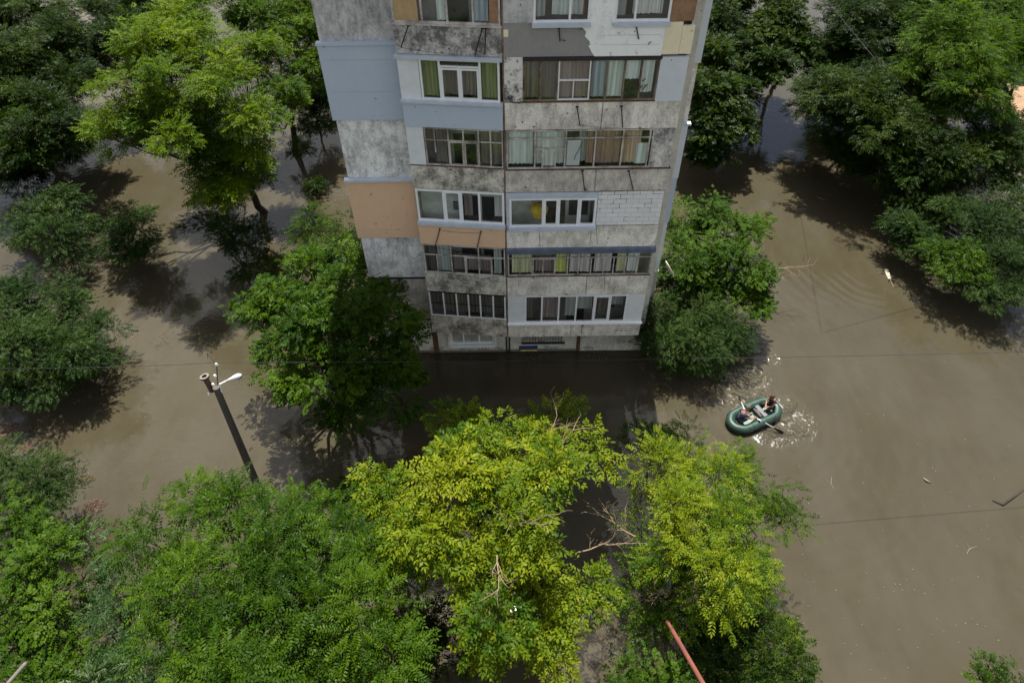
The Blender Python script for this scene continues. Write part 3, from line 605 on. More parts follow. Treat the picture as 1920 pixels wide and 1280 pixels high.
# a small air conditioner on the left wall and a dish by the right corner
P = FW.P(FW.u(768, 618), .03, FW.z(768, 618)-.3); AC = empty('air_conditioner', P, 'white air conditioner unit on the low left wall behind leaves', 'air conditioner')
mb = MB(); mb.box(P[0]-.42, P[0]+.42, P[1]-.36, P[1]-.02, P[2], P[2]+.6); mb.build('casing', M['pvc'], AC, bevel=.02)
mb = MB(); mb.lathe((P[0]-.1, P[1]-.365, P[2]+.3), (0, -1, 0), [(0, .24), (.02, .24), (.02, .2), (.005, .19), (.005, .05), (.03, .05), (.03, 0)], 20); mb.build('fan', M['black_iron'], AC)
mb = MB()
for x in (-.3, .3): mb.box(P[0]+x-.02, P[0]+x+.02, P[1]-.34, P[1]+.0, P[2]-.05, P[2]-.003)
mb.build('bracket', M['rust'], AC)
q = FE.P(FE.W, 0, 0); zc = FE.z(1240, 500)-.1; D0 = (q[0]+.02, 1.9, zc); DS = empty('satellite_dish', D0, 'small cream satellite dish fixed to the right corner of the block', 'satellite dish')
mb = MB(); ax = Vector((.65, .15, .35)).normalized(); c = Vector(D0)+Vector((.38, -.1, .1))
mb.lathe(c, ax, [(0, 0), (.012, .15), (.05, .3), (.1, .42), (.115, .42), (.06, .29), (.025, .14), (.012, 0)], 20); mb.build('dish', solid('cream_enamel', (.78, .72, .58), .4), DS, smooth=True)
mb = MB(); mb.tube([D0, (D0[0]+.2, D0[1]-.05, zc-.05), tuple(c)], .02); mb.tube([tuple(c-Vector((0, 0, .38))), tuple(c+ax*.4)], .012); mb.build('arm', M['black_iron'], DS)
#@@TREES

# ------------------------------------------------------------ vegetation
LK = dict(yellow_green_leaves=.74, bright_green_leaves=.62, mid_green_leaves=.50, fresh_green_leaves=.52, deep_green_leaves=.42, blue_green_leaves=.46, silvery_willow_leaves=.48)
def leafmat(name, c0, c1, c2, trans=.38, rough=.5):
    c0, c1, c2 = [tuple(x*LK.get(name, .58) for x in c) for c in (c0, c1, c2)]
    m, t, b = newmat(name); o = t.nodes['Material Output']
    at = N(t, 'ShaderNodeAttribute', attribute_name='rnd')
    r = N(t, 'ShaderNodeValToRGB'); cr_ = r.color_ramp; cr_.elements[0].color = (*c0, 1); cr_.elements[1].color = (*c2, 1); e = cr_.elements.new(.5); e.color = (*c1, 1)
    t.links.new(at.outputs['Fac'], r.inputs[0]); t.links.new(r.outputs[0], b.inputs['Base Color'])
    b.inputs['Roughness'].default_value = rough; b.inputs['Specular IOR Level'].default_value = .10
    tl = N(t, 'ShaderNodeBsdfTranslucent'); hs = N(t, 'ShaderNodeMix', data_type='RGBA', blend_type='MULTIPLY'); hs.inputs[0].default_value = 1
    t.links.new(r.outputs[0], hs.inputs[6]); hs.inputs[7].default_value = (1.5, 1.45, .55, 1); t.links.new(hs.outputs[2], tl.inputs[0])
    mx = N(t, 'ShaderNodeMixShader'); mx.inputs[0].default_value = trans
    t.links.new(b.outputs[0], mx.inputs[1]); t.links.new(tl.outputs[0], mx.inputs[2]); t.links.new(mx.outputs[0], o.inputs[0]); return m
LM = dict(
    yellow=leafmat('yellow_green_leaves', (.040, .100, .004), (.135, .20, .007), (.25, .29, .010), .45),
    lime=leafmat('bright_green_leaves', (.035, .095, .004), (.095, .17, .006), (.17, .25, .010), .42),
    green=leafmat('mid_green_leaves', (.024, .070, .002), (.060, .138, .003), (.125, .225, .006), .42),
    walnut=leafmat('fresh_green_leaves', (.028, .078, .004), (.058, .132, .005), (.105, .20, .008), .40),
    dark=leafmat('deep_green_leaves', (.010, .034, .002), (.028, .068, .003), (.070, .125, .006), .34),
    blue=leafmat('blue_green_leaves', (.016, .050, .007), (.038, .088, .012), (.085, .150, .028), .30, .5),
    silver=leafmat('silvery_willow_leaves', (.035, .095, .02), (.08, .155, .045), (.22, .30, .16), .28, .4))
M['bark'] = weathered('rough_bark', (.045, .036, .028), (.018, .014, .011), .4, .6, .6, 31, 18, 1)
M['dry'] = weathered('dry_twig_bark', (0.2040, 0.1500, 0.0960), (.16, .12, .08), .4, .6, .3, 32, 18, .5)

def template(pairs, ll, lw_, length, fore=55, droop=.18, fold=.25):
    """one sprig: a rachis along +x with leaflets either side, in the xy plane, z up"""
    V = []
    def leaf(base, ang, L, Wd):
        d = np.array([math.cos(ang), math.sin(ang), -droop]); sd = np.array([-math.sin(ang), math.cos(ang), 0])
        b = np.array(base); V.extend([b, b+d*L*.5+sd*Wd*.5+np.array([0, 0, fold*Wd]), b+d*L+np.array([0, 0, -droop*L*.5]), b+d*L*.5-sd*Wd*.5+np.array([0, 0, fold*Wd])])
    for i in range(pairs):
        x = length*(.22+.72*i/max(1, pairs-1)) if pairs > 1 else length*.5; k = 1-.25*abs(i/max(1, pairs-1)-.45)
        z = -droop*x*x/length
        for s_ in (-1, 1): leaf((x, 0, z), s_*math.radians(fore), ll*k, lw_*k)
    leaf((length, 0, -droop*length), 0, ll, lw_)
    return np.array(V)
TP = dict(ash=template(4, .155, .056, .40), broad=template(3, .16, .095, .30, 50), maple=template(3, .17, .07, .34, 50, .25), small=template(4, .085, .045, .26, 55), tiny=template(5, .065, .030, .26, 60),
          ail=template(9, .17, .05, .95, 75, .3), willow=template(5, .15, .026, .36, 38, .35), locust=template(6, .135, .055, .56, 65, .2))
def foliage(name, centers, radii, nsp, style, mat, parent, scale=1., updroop=0., seed=0, flat=.6, outvec=None, ragged=.5, tint=0.):
    """leaf sprigs gathered round the clump centres; one mesh"""
    g = np.random.default_rng(seed); T = TP[style]*scale; nT = len(T)
    C_ = np.repeat(centers, nsp, 0); R_ = np.repeat(radii, nsp); n = len(C_); O = np.repeat(outvec, nsp, 0)
    d = g.normal(size=(n, 3)); d /= np.linalg.norm(d, axis=1)[:, None]; rr = g.random(n)**.45; rr *= np.where(g.random(n) < .14, g.uniform(1.1, 1.7, n), 1.)
    off = d*(rr*R_)[:, None]; off[:, 2] *= flat
    P = C_+off
    out_ = d*np.array([1, 1, .35])+O*.8+g.normal(size=(n, 3))*.35; out_[:, 2] = out_[:, 2]*.5-.08+updroop
    X = out_/np.linalg.norm(out_, axis=1)[:, None]
    up = np.array([0, 0, 1.])+g.normal(size=(n, 3))*ragged+O*.35
    Y = np.cross(up, X); Y /= np.linalg.norm(Y, axis=1)[:, None]; Z = np.cross(X, Y)
    s = g.uniform(.75, 1.3, n)
    TT = T[None]*s[:, None, None]; TT = TT+g.normal(size=(n, nT, 3))*.010*scale
    V = P[:, None]+TT[..., 0:1]*X[:, None]+TT[..., 1:2]*Y[:, None]+TT[..., 2:3]*Z[:, None]
    V = V.reshape(-1, 3); nq = len(V)//4
    cl = np.repeat(g.normal(.5, .22, len(centers))+tint, nsp)                       # each clump has its own tint
    rv = np.clip(cl+g.normal(0, .16, n), 0, 1); rv = np.repeat(rv, nT//4)
    rv = np.clip(rv+g.normal(0, .06, nq), 0, 1)
    keep = V.reshape(nq, 4, 3)[:, :, 2].min(1) > .02; V = V.reshape(nq, 4, 3)[keep].reshape(-1, 3); rv = rv[keep]; nq = len(rv)
    me = bpy.data.meshes.new(name); off0 = np.array(parent_world(parent)); V = V-off0
    me.vertices.add(nq*4); me.vertices.foreach_set('co', V.astype(np.float32).ravel())
    me.loops.add(nq*4); me.loops.foreach_set('vertex_index', np.arange(nq*4, dtype=np.int32))
    me.polygons.add(nq); me.polygons.foreach_set('loop_start', np.arange(0, nq*4, 4, dtype=np.int32)); me.polygons.foreach_set('loop_total', np.full(nq, 4, np.int32))
    a = me.attributes.new('rnd', 'FLOAT', 'FACE'); a.data.foreach_set('value', rv.astype(np.float32))
    me.update(calc_edges=True)
    o = bpy.data.objects.new(name, me); COL.objects.link(o); me.materials.append(LM[mat]); o.parent = parent
    return o
def bent(p0, p1, n=4, wob=.12, sag=0.):
    p0, p1 = Vector(p0), Vector(p1); L = (p1-p0).length; P = []
    for i in range(n+1):
        t = i/n; q = p0.lerp(p1, t)
        if 0 < i < n: q += Vector((random.uniform(-1, 1), random.uniform(-1, 1), random.uniform(-1, 1)))*wob*L*.5
        q.z += sag*math.sin(t*math.pi)*L
        P.append(q)
    return P
def dry(mb, p, d, L, r, lvl):
    d = d.normalized(); q = p
    pts = [p]; segs = 3
    for i in range(segs):
        d = (d+Vector((random.uniform(-1, 1), random.uniform(-1, 1), random.uniform(-1, 1)))*.28).normalized(); q = q+d*L/segs; pts.append(q)
        if lvl > 0:
            for _ in range(2 if lvl > 1 else 1):
                sd = (d+Vector((random.uniform(-1, 1), random.uniform(-1, 1), random.uniform(-.6, .8)))*.9).normalized(); dry(mb, q, sd, L*random.uniform(.35, .6), r*.55, lvl-1)
    mb.tube(pts, [r, r*.8, r*.6, r*.35], 4, False)
SEED = [100]
def tree(name, label, cat, base, blobs, style, mat, dens=1., nsp=15, scale=1., trunk_r=.16, drys=(), group=None, clump=.55, hmin=-.35, inner=.3, basexy=None, squash=.85, twigs=True, ragged=.5, flat=.6, fork=None, grow=1.08, zf=1., lift=0.):
    SEED[0] += 1; g = np.random.default_rng(SEED[0]); random.seed(SEED[0])
    nsp = int(nsp*2.6); scale *= .88; dens *= 1.2; inner *= .8; blobs = [(a, b, c*zf+lift*(1 if i % 2 else -1)*g.uniform(.5, 1), d*grow) for i, (a, b, c, d) in enumerate(blobs)]
    B = at_z(base[0], base[1], 0) if basexy is None else np.array([*basexy, 0.])
    t = empty(name, B, label, cat, group)
    cs, rs, os_, tn = [], [], [], []; cen = []
    for (px, py, z, rp) in blobs:
        c = at_z(px, py, z); r = rp*depth(c)/FPX; cen.append((c, r))
        n = max(3, int(dens*4*math.pi*r*r*.62/(math.pi*clump*clump)*1.15))
        d = g.normal(size=(n*3, 3)); d /= np.linalg.norm(d, axis=1)[:, None]; d = d[d[:, 2] > hmin][:n]
        # tiered, uneven crown: the surface swells and shrinks with a low frequency wave
        wv = 1+.2*np.sin(d[:, 0]*5+g.random()*6)+.18*np.sin(d[:, 1]*6+g.random()*6)+g.normal(-.05, .12, len(d))
        rad = np.where(g.random(len(d)) < inner, g.uniform(.35, .8, len(d)), g.uniform(.78, 1.02, len(d)))*wv*(r-clump*.25)
        p = c+d*rad[:, None]*np.array([1, 1, squash])
        tn.append(np.full(len(d), g.normal(0, .13))); cs.append(p); rs.append(clump*g.uniform(.65, 1.25, len(d))); os_.append(d)
    cs = np.concatenate(cs); rs = np.concatenate(rs); os_ = np.concatenate(os_); tn = np.concatenate(tn)
    ok = cs[:, 2] > .12; cs, rs, os_, tn = cs[ok], rs[ok], os_[ok], tn[ok]
    # woody parts: trunk, limbs to the blobs, twigs to the clumps
    mb = MB(); H = max(c[2] for c, r in cen); mx_ = np.mean([c for c, r in cen], 0)
    fk = Vector((B[0]*.6+mx_[0]*.4, B[1]*.6+mx_[1]*.4, min(H*.35, 3.0))) if fork is None else Vector(fork)
    tp = bent((B[0], B[1], -.9), fk, 5, .05); tp[0] = Vector((B[0], B[1], -.9)); mb.tube(tp, [trunk_r*(1.25-.1*i) for i in range(6)], 9)
    limb = {}
    for i, (c, r) in enumerate(cen):
        e = Vector(c)-Vector((0, 0, r*.25)); P = bent(fk if i % 3 else tp[4], e, 5, .14, .05); L = (e-fk).length
        r0 = trunk_r*random.uniform(.38, .62); mb.tube(P, [r0*(1-.15*k) for k in range(6)], 6, False); limb[i] = P
    if twigs:
        cc = np.array([c for c, r in cen])
        for j in range(0, len(cs)):
            k = int(np.argmin(((cc-cs[j])**2).sum(1))); P = limb[k]; s = P[random.choice((3, 4, 5, 5))]
            mb.tube(bent(s, cs[j], 3, .2), [.030, .022, .014, .007], 3, False)
    mb.build('trunk', M['bark'], t, smooth=True)
    foliage('crown', cs, rs, nsp, style, mat, t, scale, 0, SEED[0], flat, os_, ragged, tn)
    if drys:
        for (px, py, z, L) in drys:
            mb = MB(); p = Vector(at_z(px, py, z)); q = p-Vector((0, 0, .9)); v = p-Vector(mx_); v.z = abs(v.z)*.3+.9
            dry(mb, q-Vector((0, 0, .4)), v, L+.4, .028, 2)
            mb.build('dead_branch', M['dry'], t)
    return t
GT = 'trees standing in the flood'; GB = 'bushes half drowned in the flood'
# --- nearest row along the bottom of the picture
tree('tree', 'bright yellow-green tree in the middle of the nearest row, in front of the building', 'tree', (950, 1100),
     [(862, 800, 7, 50), (880, 850, 8, 60), (1040, 790, 7.5, 48), (1103, 845, 7, 38), (965, 850, 8.2, 75), (850, 905, 8, 75), (745, 930, 6.5, 62), (700, 900, 5.5, 30), (700, 1000, 5.5, 52), (800, 1000, 7.5, 80), (930, 960, 8.8, 90), (1025, 905, 8, 72),
      (900, 1070, 8, 70), (1000, 1010, 8, 60), (1010, 1085, 7.5, 65), (1095, 1085, 6, 42), (760, 1075, 6, 48), (925, 1160, 7, 62), (1010, 1180, 7, 66), (1080, 1150, 5.5, 42), (900, 1210, 6, 42), (1045, 1235, 5.5, 48), (1010, 1115, 5.2, 44)],  # last low blob is added to cover a sun glint on the water
     'maple', 'yellow', 1.0, 15, 1.0, .24, drys=[(1015, 815, 8.3, 1.2), (1030, 840, 8.4, 1.2), (930, 1000, 9.6, 1.4), (960, 950, 9.6, 1.2), (1085, 1000, 7, 1.0), (985, 810, 8., .9)], ragged=.55, grow=0.84, lift=0.8)
tree('tree', 'large mid green tree with long feathery leaves filling the bottom left, beneath the lamp post', 'tree', (520, 1130),
     [(362, 935, 6, 42), (300, 1020, 6.5, 68), (425, 990, 7, 72), (515, 1030, 7.5, 70), (605, 985, 7, 50), (565, 975, 6.5, 34), (625, 1040, 8, 72), (700, 1050, 7, 52), (480, 1090, 8.5, 85), (365, 1110, 8, 80), (590, 1130, 8.5, 75),
      (690, 1150, 7.5, 70), (480, 1200, 8.5, 85), (345, 1210, 8, 75), (620, 1230, 8, 75), (735, 1230, 7, 56), (560, 1290, 8, 80), (420, 1300, 8.5, 85), (700, 1300, 7, 60), (760, 1150, 6, 35), (440, 955, 6, 30)],
     'locust', 'green', 1.0, 12, .98, .24, clump=.62, drys=[(610, 1240, 9.2, 1.0)], ragged=.3, zf=1, grow=0.98, lift=0.9)
tree('tree', 'silvery leaved tree with narrow pale leaves between the two green trees at bottom left', 'tree', (235, 1180),
     [(165, 1020, 5.2, 36), (222, 1030, 5.6, 40), (150, 1085, 5.3, 40), (235, 1110, 5.8, 46), (215, 1200, 6.2, 46), (265, 1240, 6.2, 50), (210, 1280, 6, 50), (290, 1120, 6.3, 30)],
     'willow', 'silver', .8, 15, 1.0, .13, ragged=.8, zf=1, grow=1.0, lift=0.4)
tree('tree', 'dense dark green tree in the bottom left corner, beside the silvery tree', 'tree', (70, 1180),
     [(20, 1000, 5, 50), (85, 1050, 5.5, 55), (30, 1110, 6, 66), (110, 1140, 5.5, 55), (45, 1200, 5.5, 60), (130, 1225, 4.2, 45), (180, 1275, 5.5, 40), (10, 1280, 5, 50), (150, 1150, 4.6, 35), (90, 1285, 5, 45)],
     'broad', 'walnut', .9, 14, .8, .16, zf=1, grow=1.08, lift=0.6)
tree('tree', 'yellow-green tree right of the brightest tree, its right side strongly lit', 'tree', (1260, 1110),
     [(1290, 850, 6.5, 55), (1235, 880, 6.2, 52), (1345, 900, 7.3, 55), (1250, 950, 7.5, 60), (1340, 975, 8, 70), (1388, 1020, 7, 45), (1280, 1040, 8, 65), (1350, 1075, 7.5, 62), (1390, 1090, 6, 40), (1345, 1150, 6, 48), (1212, 905, 5.8, 22), (1415, 1060, 5, 30)],
     'ash', 'yellow', .95, 15, .82, .2, ragged=.5, grow=0.92, drys=[(1200, 970, 6.4, .9)], lift=0.6)
tree('tree', 'sparse green tree with tangled bare twigs left of the right hand yellow tree', 'tree', (1215, 1130),
     [(1205, 990, 4.8, 34), (1190, 1065, 5, 40), (1240, 1050, 5.5, 50), (1205, 1125, 5, 52), (1262, 1130, 5.4, 50), (1230, 1190, 4.6, 42), (1300, 1110, 5.6, 50)],
     'small', 'lime', .6, 14, 1.15, .14, drys=[(1200, 1000, 5.6, .9), (1240, 1080, 6.4, 1.1)], ragged=.8)
tree('tree', 'small green sapling poking out behind the top of the right hand yellow tree', 'tree', (1225, 850), [(1212, 822, 4.6, 30), (1243, 836, 4.6, 26)], 'ash', 'green', .9, 13, .8, .07)
tree('tree', 'feathery mid green tree leaning out over open water right of the yellow tree', 'tree', (1390, 960),
     [(1385, 880, 5, 38), (1422, 915, 5, 44), (1455, 955, 4.4, 32), (1482, 975, 3.8, 24), (1400, 940, 4.4, 32), (1412, 1065, 3.6, 22), (1430, 1100, 3.2, 20)], 'ash', 'green', .75, 14, .72, .09, ragged=.6)
tree('bush', 'dark green bush at the bottom edge right of the red pole', 'bush', (1390, 1230),
     [(1350, 1190, 3.8, 55), (1420, 1190, 3.6, 50), (1340, 1250, 4.2, 60), (1440, 1250, 4, 58), (1400, 1290, 4, 60), (1395, 1130, 3, 34), (1480, 1270, 3.2, 30), (1300, 1200, 3.4, 45)], 'small', 'dark', 1.0, 17, 1.2, .1)
tree('bush', 'tiny bright yellow-green tuft beside the dark bush at bottom right', 'bush', (1478, 1200), [(1476, 1182, 2.2, 20), (1486, 1196, 1.8, 12)], 'maple', 'yellow', 1.2, 12, .62, .03, clump=.35)
tree('bush', 'green bush at the bottom edge left of the red pole', 'bush', (1210, 1290), [(1165, 1290, 4.6, 38), (1215, 1275, 5, 38), (1262, 1280, 5, 38), (1190, 1262, 4.6, 22)], 'broad', 'walnut', .9, 14, .62, .08)
tree('bush', 'dark bush in the shade under the brightest yellow tree, above dim water', 'bush', (830, 1190), [(820, 1160, 3.4, 44), (775, 1200, 3.4, 48), (860, 1230, 3.2, 50), (800, 1265, 3.4, 50), (650, 945, 3.2, 26), (668, 915, 3.2, 22)], 'small', 'dark', .8, 14, 1.3, .09)
tree('sapling', 'thin sapling top in the bottom right corner of the picture', 'sapling', (1870, 1300), [(1848, 1244, 2.2, 10), (1838, 1272, 1.9, 13), (1900, 1262, 2.2, 16), (1870, 1285, 2, 16)], 'small', 'green', .6, 8, 1., .035, clump=.3, grow=.75)
# --- around the building
tree('tree', 'broad fresh green tree against the lower left corner of the building', 'tree', (645, 735),
     [(585, 505, 6, 45), (625, 545, 6.8, 56), (535, 560, 5.6, 48), (488, 590, 4.8, 34), (590, 620, 7, 66), (680, 600, 6.6, 60), (745, 600, 5.2, 32), (762, 645, 4.8, 40), (700, 680, 6, 60), (612, 700, 5.5, 60), (535, 650, 5, 42), (560, 725, 4.3, 38),
      (640, 765, 3.8, 44), (715, 740, 4.4, 46), (772, 700, 3.9, 30), (520, 695, 4.2, 28), (655, 500, 6, 34), (735, 560, 4.6, 24), (575, 478, 5.6, 14), (640, 470, 5.8, 14), (690, 545, 5.6, 16), (455, 572, 4.6, 14), (505, 545, 5, 16)],
     'broad', 'walnut', .95, 14, .9, .2, drys=[(690, 560, 7.4, 1.2)], ragged=.6, lift=0.5)
tree('sapling', 'dark sapling with long palm-like leaves left of the peach wall panel', 'sapling', (590, 455), [(572, 425, 4.2, 26), (600, 438, 4.0, 26), (628, 450, 3.6, 20), (588, 408, 4.8, 12)], 'ail', 'green', .5, 7, 1., .05, ragged=.35, clump=.6)
tree('sapling', 'dark sapling with drooping long leaves touching the building edge below the peach panel', 'sapling', (668, 480), [(655, 425, 4.4, 18), (662, 450, 4.0, 20), (688, 505, 3.4, 22), (682, 480, 3.2, 16)], 'ail', 'dark', .6, 7, 1., .05, ragged=.35, clump=.6)
tree('tree', 'rounded green tree standing right of the building, beside the middle floors', 'tree', (1345, 560),
     [(1290, 430, 4, 44), (1345, 415, 4.4, 42), (1395, 440, 4, 36), (1285, 490, 4.6, 52), (1365, 495, 5, 60), (1415, 520, 4, 34), (1330, 545, 3.4, 54), (1400, 575, 2.4, 38), (1275, 535, 3.2, 36), (1362, 384, 3.8, 14), (1425, 410, 3.6, 13), (1430, 575, 3, 22)], 'broad', 'walnut', .95, 14, .82, .16, drys=[(1440, 470, 3.4, 1.3)], zf=0.72, grow=1.1, lift=0.4)
tree('bush', 'dull blue-green bush with fine leaves at the lower right corner of the building', 'bush', (1310, 665),
     [(1245, 590, 2.6, 40), (1305, 590, 2.8, 48), (1360, 610, 2.2, 38), (1245, 645, 2.0, 44), (1312, 645, 2.1, 50), (1365, 650, 1.5, 28), (1285, 680, 1.1, 26), (1215, 615, 2.0, 22), (1340, 682, 1.0, 20)], 'tiny', 'blue', 1.25, 20, 1.15, .1, zf=0.85, grow=1.1)
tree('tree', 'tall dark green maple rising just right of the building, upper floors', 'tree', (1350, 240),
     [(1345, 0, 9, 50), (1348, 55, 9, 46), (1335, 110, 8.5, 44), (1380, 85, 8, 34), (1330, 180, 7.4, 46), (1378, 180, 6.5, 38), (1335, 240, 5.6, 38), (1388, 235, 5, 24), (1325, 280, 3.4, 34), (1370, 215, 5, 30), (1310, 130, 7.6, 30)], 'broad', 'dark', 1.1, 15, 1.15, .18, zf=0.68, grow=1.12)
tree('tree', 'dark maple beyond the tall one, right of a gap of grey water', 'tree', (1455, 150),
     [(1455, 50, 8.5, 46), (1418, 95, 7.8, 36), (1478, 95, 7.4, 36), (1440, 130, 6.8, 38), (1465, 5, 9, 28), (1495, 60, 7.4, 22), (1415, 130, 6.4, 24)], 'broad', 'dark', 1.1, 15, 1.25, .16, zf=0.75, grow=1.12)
# --- upper right grove
tree('tree', 'dark layered tree with sweeping branches left of the upper right grove', 'tree', (1610, 250),
     [(1555, 110, 9, 52), (1540, 170, 8, 42), (1615, 100, 10, 64), (1600, 185, 8.6, 56), (1560, 225, 7, 46), (1640, 240, 7, 54), (1680, 180, 8.8, 54), (1610, 45, 10.4, 54), (1620, 285, 5.4, 38), (1660, 300, 4, 44), (1700, 240, 5, 46), (1590, 290, 3.4, 26), (1530, 200, 6.6, 26)], 'ash', 'dark', 1., 15, 1.25, .22, ragged=.35, zf=0.62, grow=1.12, lift=0.7)
tree('tree', 'large mid green tree at the top of the upper right grove', 'tree', (1780, 260),
     [(1700, 50, 11, 76), (1780, 95, 11, 76), (1700, -10, 11, 60), (1770, 10, 11.5, 66), (1740, 170, 9.6, 60), (1820, 180, 9, 56), (1650, 10, 10.4, 46)], 'locust', 'green', 1., 13, 1.1, .26, ragged=.4, zf=0.66, grow=1.12, lift=0.9)
tree('tree', 'green tree cut by the right edge at the top of the upper right grove', 'tree', (1900, 230),
     [(1860, 40, 11, 60), (1900, 90, 10.5, 60), (1880, 140, 9.2, 46), (1930, 20, 11, 60), (1850, 110, 10, 44)], 'locust', 'green', 1., 13, 1.1, .22, zf=0.66, grow=1.12)
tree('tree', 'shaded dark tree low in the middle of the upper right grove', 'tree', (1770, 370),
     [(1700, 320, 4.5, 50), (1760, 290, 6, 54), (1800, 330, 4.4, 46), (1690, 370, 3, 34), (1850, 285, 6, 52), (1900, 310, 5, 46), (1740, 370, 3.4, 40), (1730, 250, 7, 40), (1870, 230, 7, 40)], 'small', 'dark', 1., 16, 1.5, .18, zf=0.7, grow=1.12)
tree('bush', 'blue-green bush with pale tips at the right edge below the upper right grove', 'bush', (1840, 540),
     [(1705, 425, 2.8, 34), (1850, 420, 4, 52), (1790, 400, 3.4, 40), (1905, 400, 4, 50), (1870, 490, 3, 54), (1825, 535, 2.4, 42), (1900, 550, 2.3, 40), (1925, 480, 3, 40), (1760, 400, 3, 30)], 'tiny', 'blue', 1.2, 20, 1.35, .12, zf=0.72, grow=1.08)
tree('bush', 'low dark blue-green bush left of the yellow-green clump by the right edge', 'bush', (1710, 455), [(1690, 430, 2.4, 26), (1722, 445, 2.6, 32), (1700, 460, 1.8, 20)], 'small', 'blue', 1., 16, 1.3, .06, zf=0.8, grow=1.08)
tree('bush', 'bright green clump in front of the blue-green bush by the right edge', 'bush', (1785, 520), [(1785, 490, 2.9, 40), (1750, 470, 2.6, 22), (1822, 500, 2.6, 28), (1760, 515, 1.8, 28)], 'maple', 'walnut', 1., 14, .9, .06, zf=0.8, grow=1.08)
# --- upper left
tree('tree', 'tall bright lime green tree left of the building, lit from above', 'tree', (497, 392),
     [(330, 55, 11, 56), (270, 95, 11, 62), (380, 105, 11, 62), (240, 155, 10, 52), (330, 185, 10.4, 64), (420, 165, 10, 54), (455, 115, 9.4, 46), (222, 225, 8.4, 36), (178, 248, 7.4, 26), (285, 240, 8.4, 40), (385, 245, 9, 54), (460, 225, 9, 40), (518, 175, 8, 36), (500, 105, 8.4, 34),
      (410, 300, 7.4, 42), (392, 350, 6, 36), (452, 305, 7, 34), (435, 355, 5.8, 32), (545, 195, 7, 26), (500, 215, 7.6, 30), (365, 20, 10.6, 44), (420, 380, 4.6, 26), (232, 262, 7.8, 32), (325, 262, 8.6, 38), (205, 245, 8, 28), (470, 270, 7.8, 34), (300, 205, 9.6, 40), (480, 330, 5.2, 24)],
     'ash', 'lime', .95, 15, 1.2, .22, ragged=.5, drys=[(290, 150, 11, 1.6)], fork=None, grow=1.0, lift=0.6)
tree('tree', 'dark green tree between the lime tree and the building at the top', 'tree', (548, 290),
     [(560, 60, 9, 46), (505, 50, 10, 46), (580, 115, 8, 34), (550, 15, 10, 54), (460, 20, 11, 44), (590, 60, 8.4, 34), (560, 150, 7, 28), (590, 170, 6, 24)], 'small', 'green', .85, 16, 1.6, .2, zf=0.85, grow=1.12)
tree('bush', 'low dark bush hugging the upper left side of the building above dim water', 'bush', (600, 250), [(602, 130, 4, 32), (606, 185, 3, 32), (592, 235, 2, 28), (562, 285, 1.2, 20), (618, 235, 1.6, 20), (575, 190, 3, 24)], 'small', 'dark', 1., 15, 1.5, .08)
tree('tree', 'blue-green tree behind the lime tree at the top edge', 'tree', (250, 150), [(215, 25, 9, 44), (270, 10, 9, 46), (208, 75, 8, 36), (250, 60, 8, 36), (222, 115, 6.4, 26), (320, -5, 10, 40)], 'locust', 'blue', 1., 13, 1.1, .16, zf=0.8, grow=1.12)
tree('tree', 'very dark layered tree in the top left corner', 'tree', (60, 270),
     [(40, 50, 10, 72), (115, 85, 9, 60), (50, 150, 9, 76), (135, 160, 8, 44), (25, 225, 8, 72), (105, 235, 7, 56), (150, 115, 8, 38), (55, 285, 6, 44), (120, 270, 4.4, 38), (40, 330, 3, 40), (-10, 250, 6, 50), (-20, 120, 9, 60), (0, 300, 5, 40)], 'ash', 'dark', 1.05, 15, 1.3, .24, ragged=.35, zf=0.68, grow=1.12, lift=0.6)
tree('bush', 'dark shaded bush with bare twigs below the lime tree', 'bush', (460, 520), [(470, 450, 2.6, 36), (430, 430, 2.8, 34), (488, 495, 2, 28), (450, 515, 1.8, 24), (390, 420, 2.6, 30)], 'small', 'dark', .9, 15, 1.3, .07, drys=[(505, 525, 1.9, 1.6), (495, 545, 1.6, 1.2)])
tree('bush', 'blue-green bush with open branches near the left edge, taller of the pair', 'bush', (95, 500), [(62, 410, 3, 38), (110, 388, 3.2, 36), (98, 435, 3.4, 42), (30, 440, 2.5, 28), (125, 475, 2, 30), (150, 428, 2.4, 26)], 'small', 'blue', .85, 15, 1.25, .1, zf=0.8, grow=1.1)
tree('bush', 'smaller blue-green bush right of the open branched one near the left edge', 'bush', (235, 480), [(242, 418, 2.8, 34), (210, 446, 2.6, 30), (262, 448, 2.6, 32), (240, 475, 2, 26), (275, 400, 2.2, 10)], 'small', 'blue', .95, 16, 1.2, .08, zf=0.8, grow=1.12)
tree('bush', 'big rounded green bush at the left edge, middle height', 'bush', (85, 700),
     [(45, 565, 3, 52), (115, 575, 2.9, 50), (178, 615, 2.4, 36), (45, 645, 3.3, 70), (128, 655, 3, 58), (30, 715, 2.3, 40), (180, 668, 2, 28), (85, 715, 2.3, 40), (-25, 610, 3, 70), (150, 700, 1.8, 24)], 'small', 'blue', 1.15, 18, 1.15, .12, zf=0.8, grow=1.1)
tree('bush', 'blue-green bush on drift litter at the left edge, lower part', 'bush', (80, 960), [(28, 870, 3, 40), (80, 900, 3, 48), (128, 905, 2.5, 32), (15, 940, 3, 50), (90, 955, 2.5, 38), (50, 990, 2.4, 32)], 'small', 'blue', 1.2, 18, .9, .08, zf=0.9, grow=1.15)
tree('bush', 'tiny dark bush half under water near the left wall of the building', 'bush', (592, 356), [(590, 350, .5, 18), (605, 345, .4, 10)], 'small', 'dark', 1., 9, 1.2, .03, clump=.35)

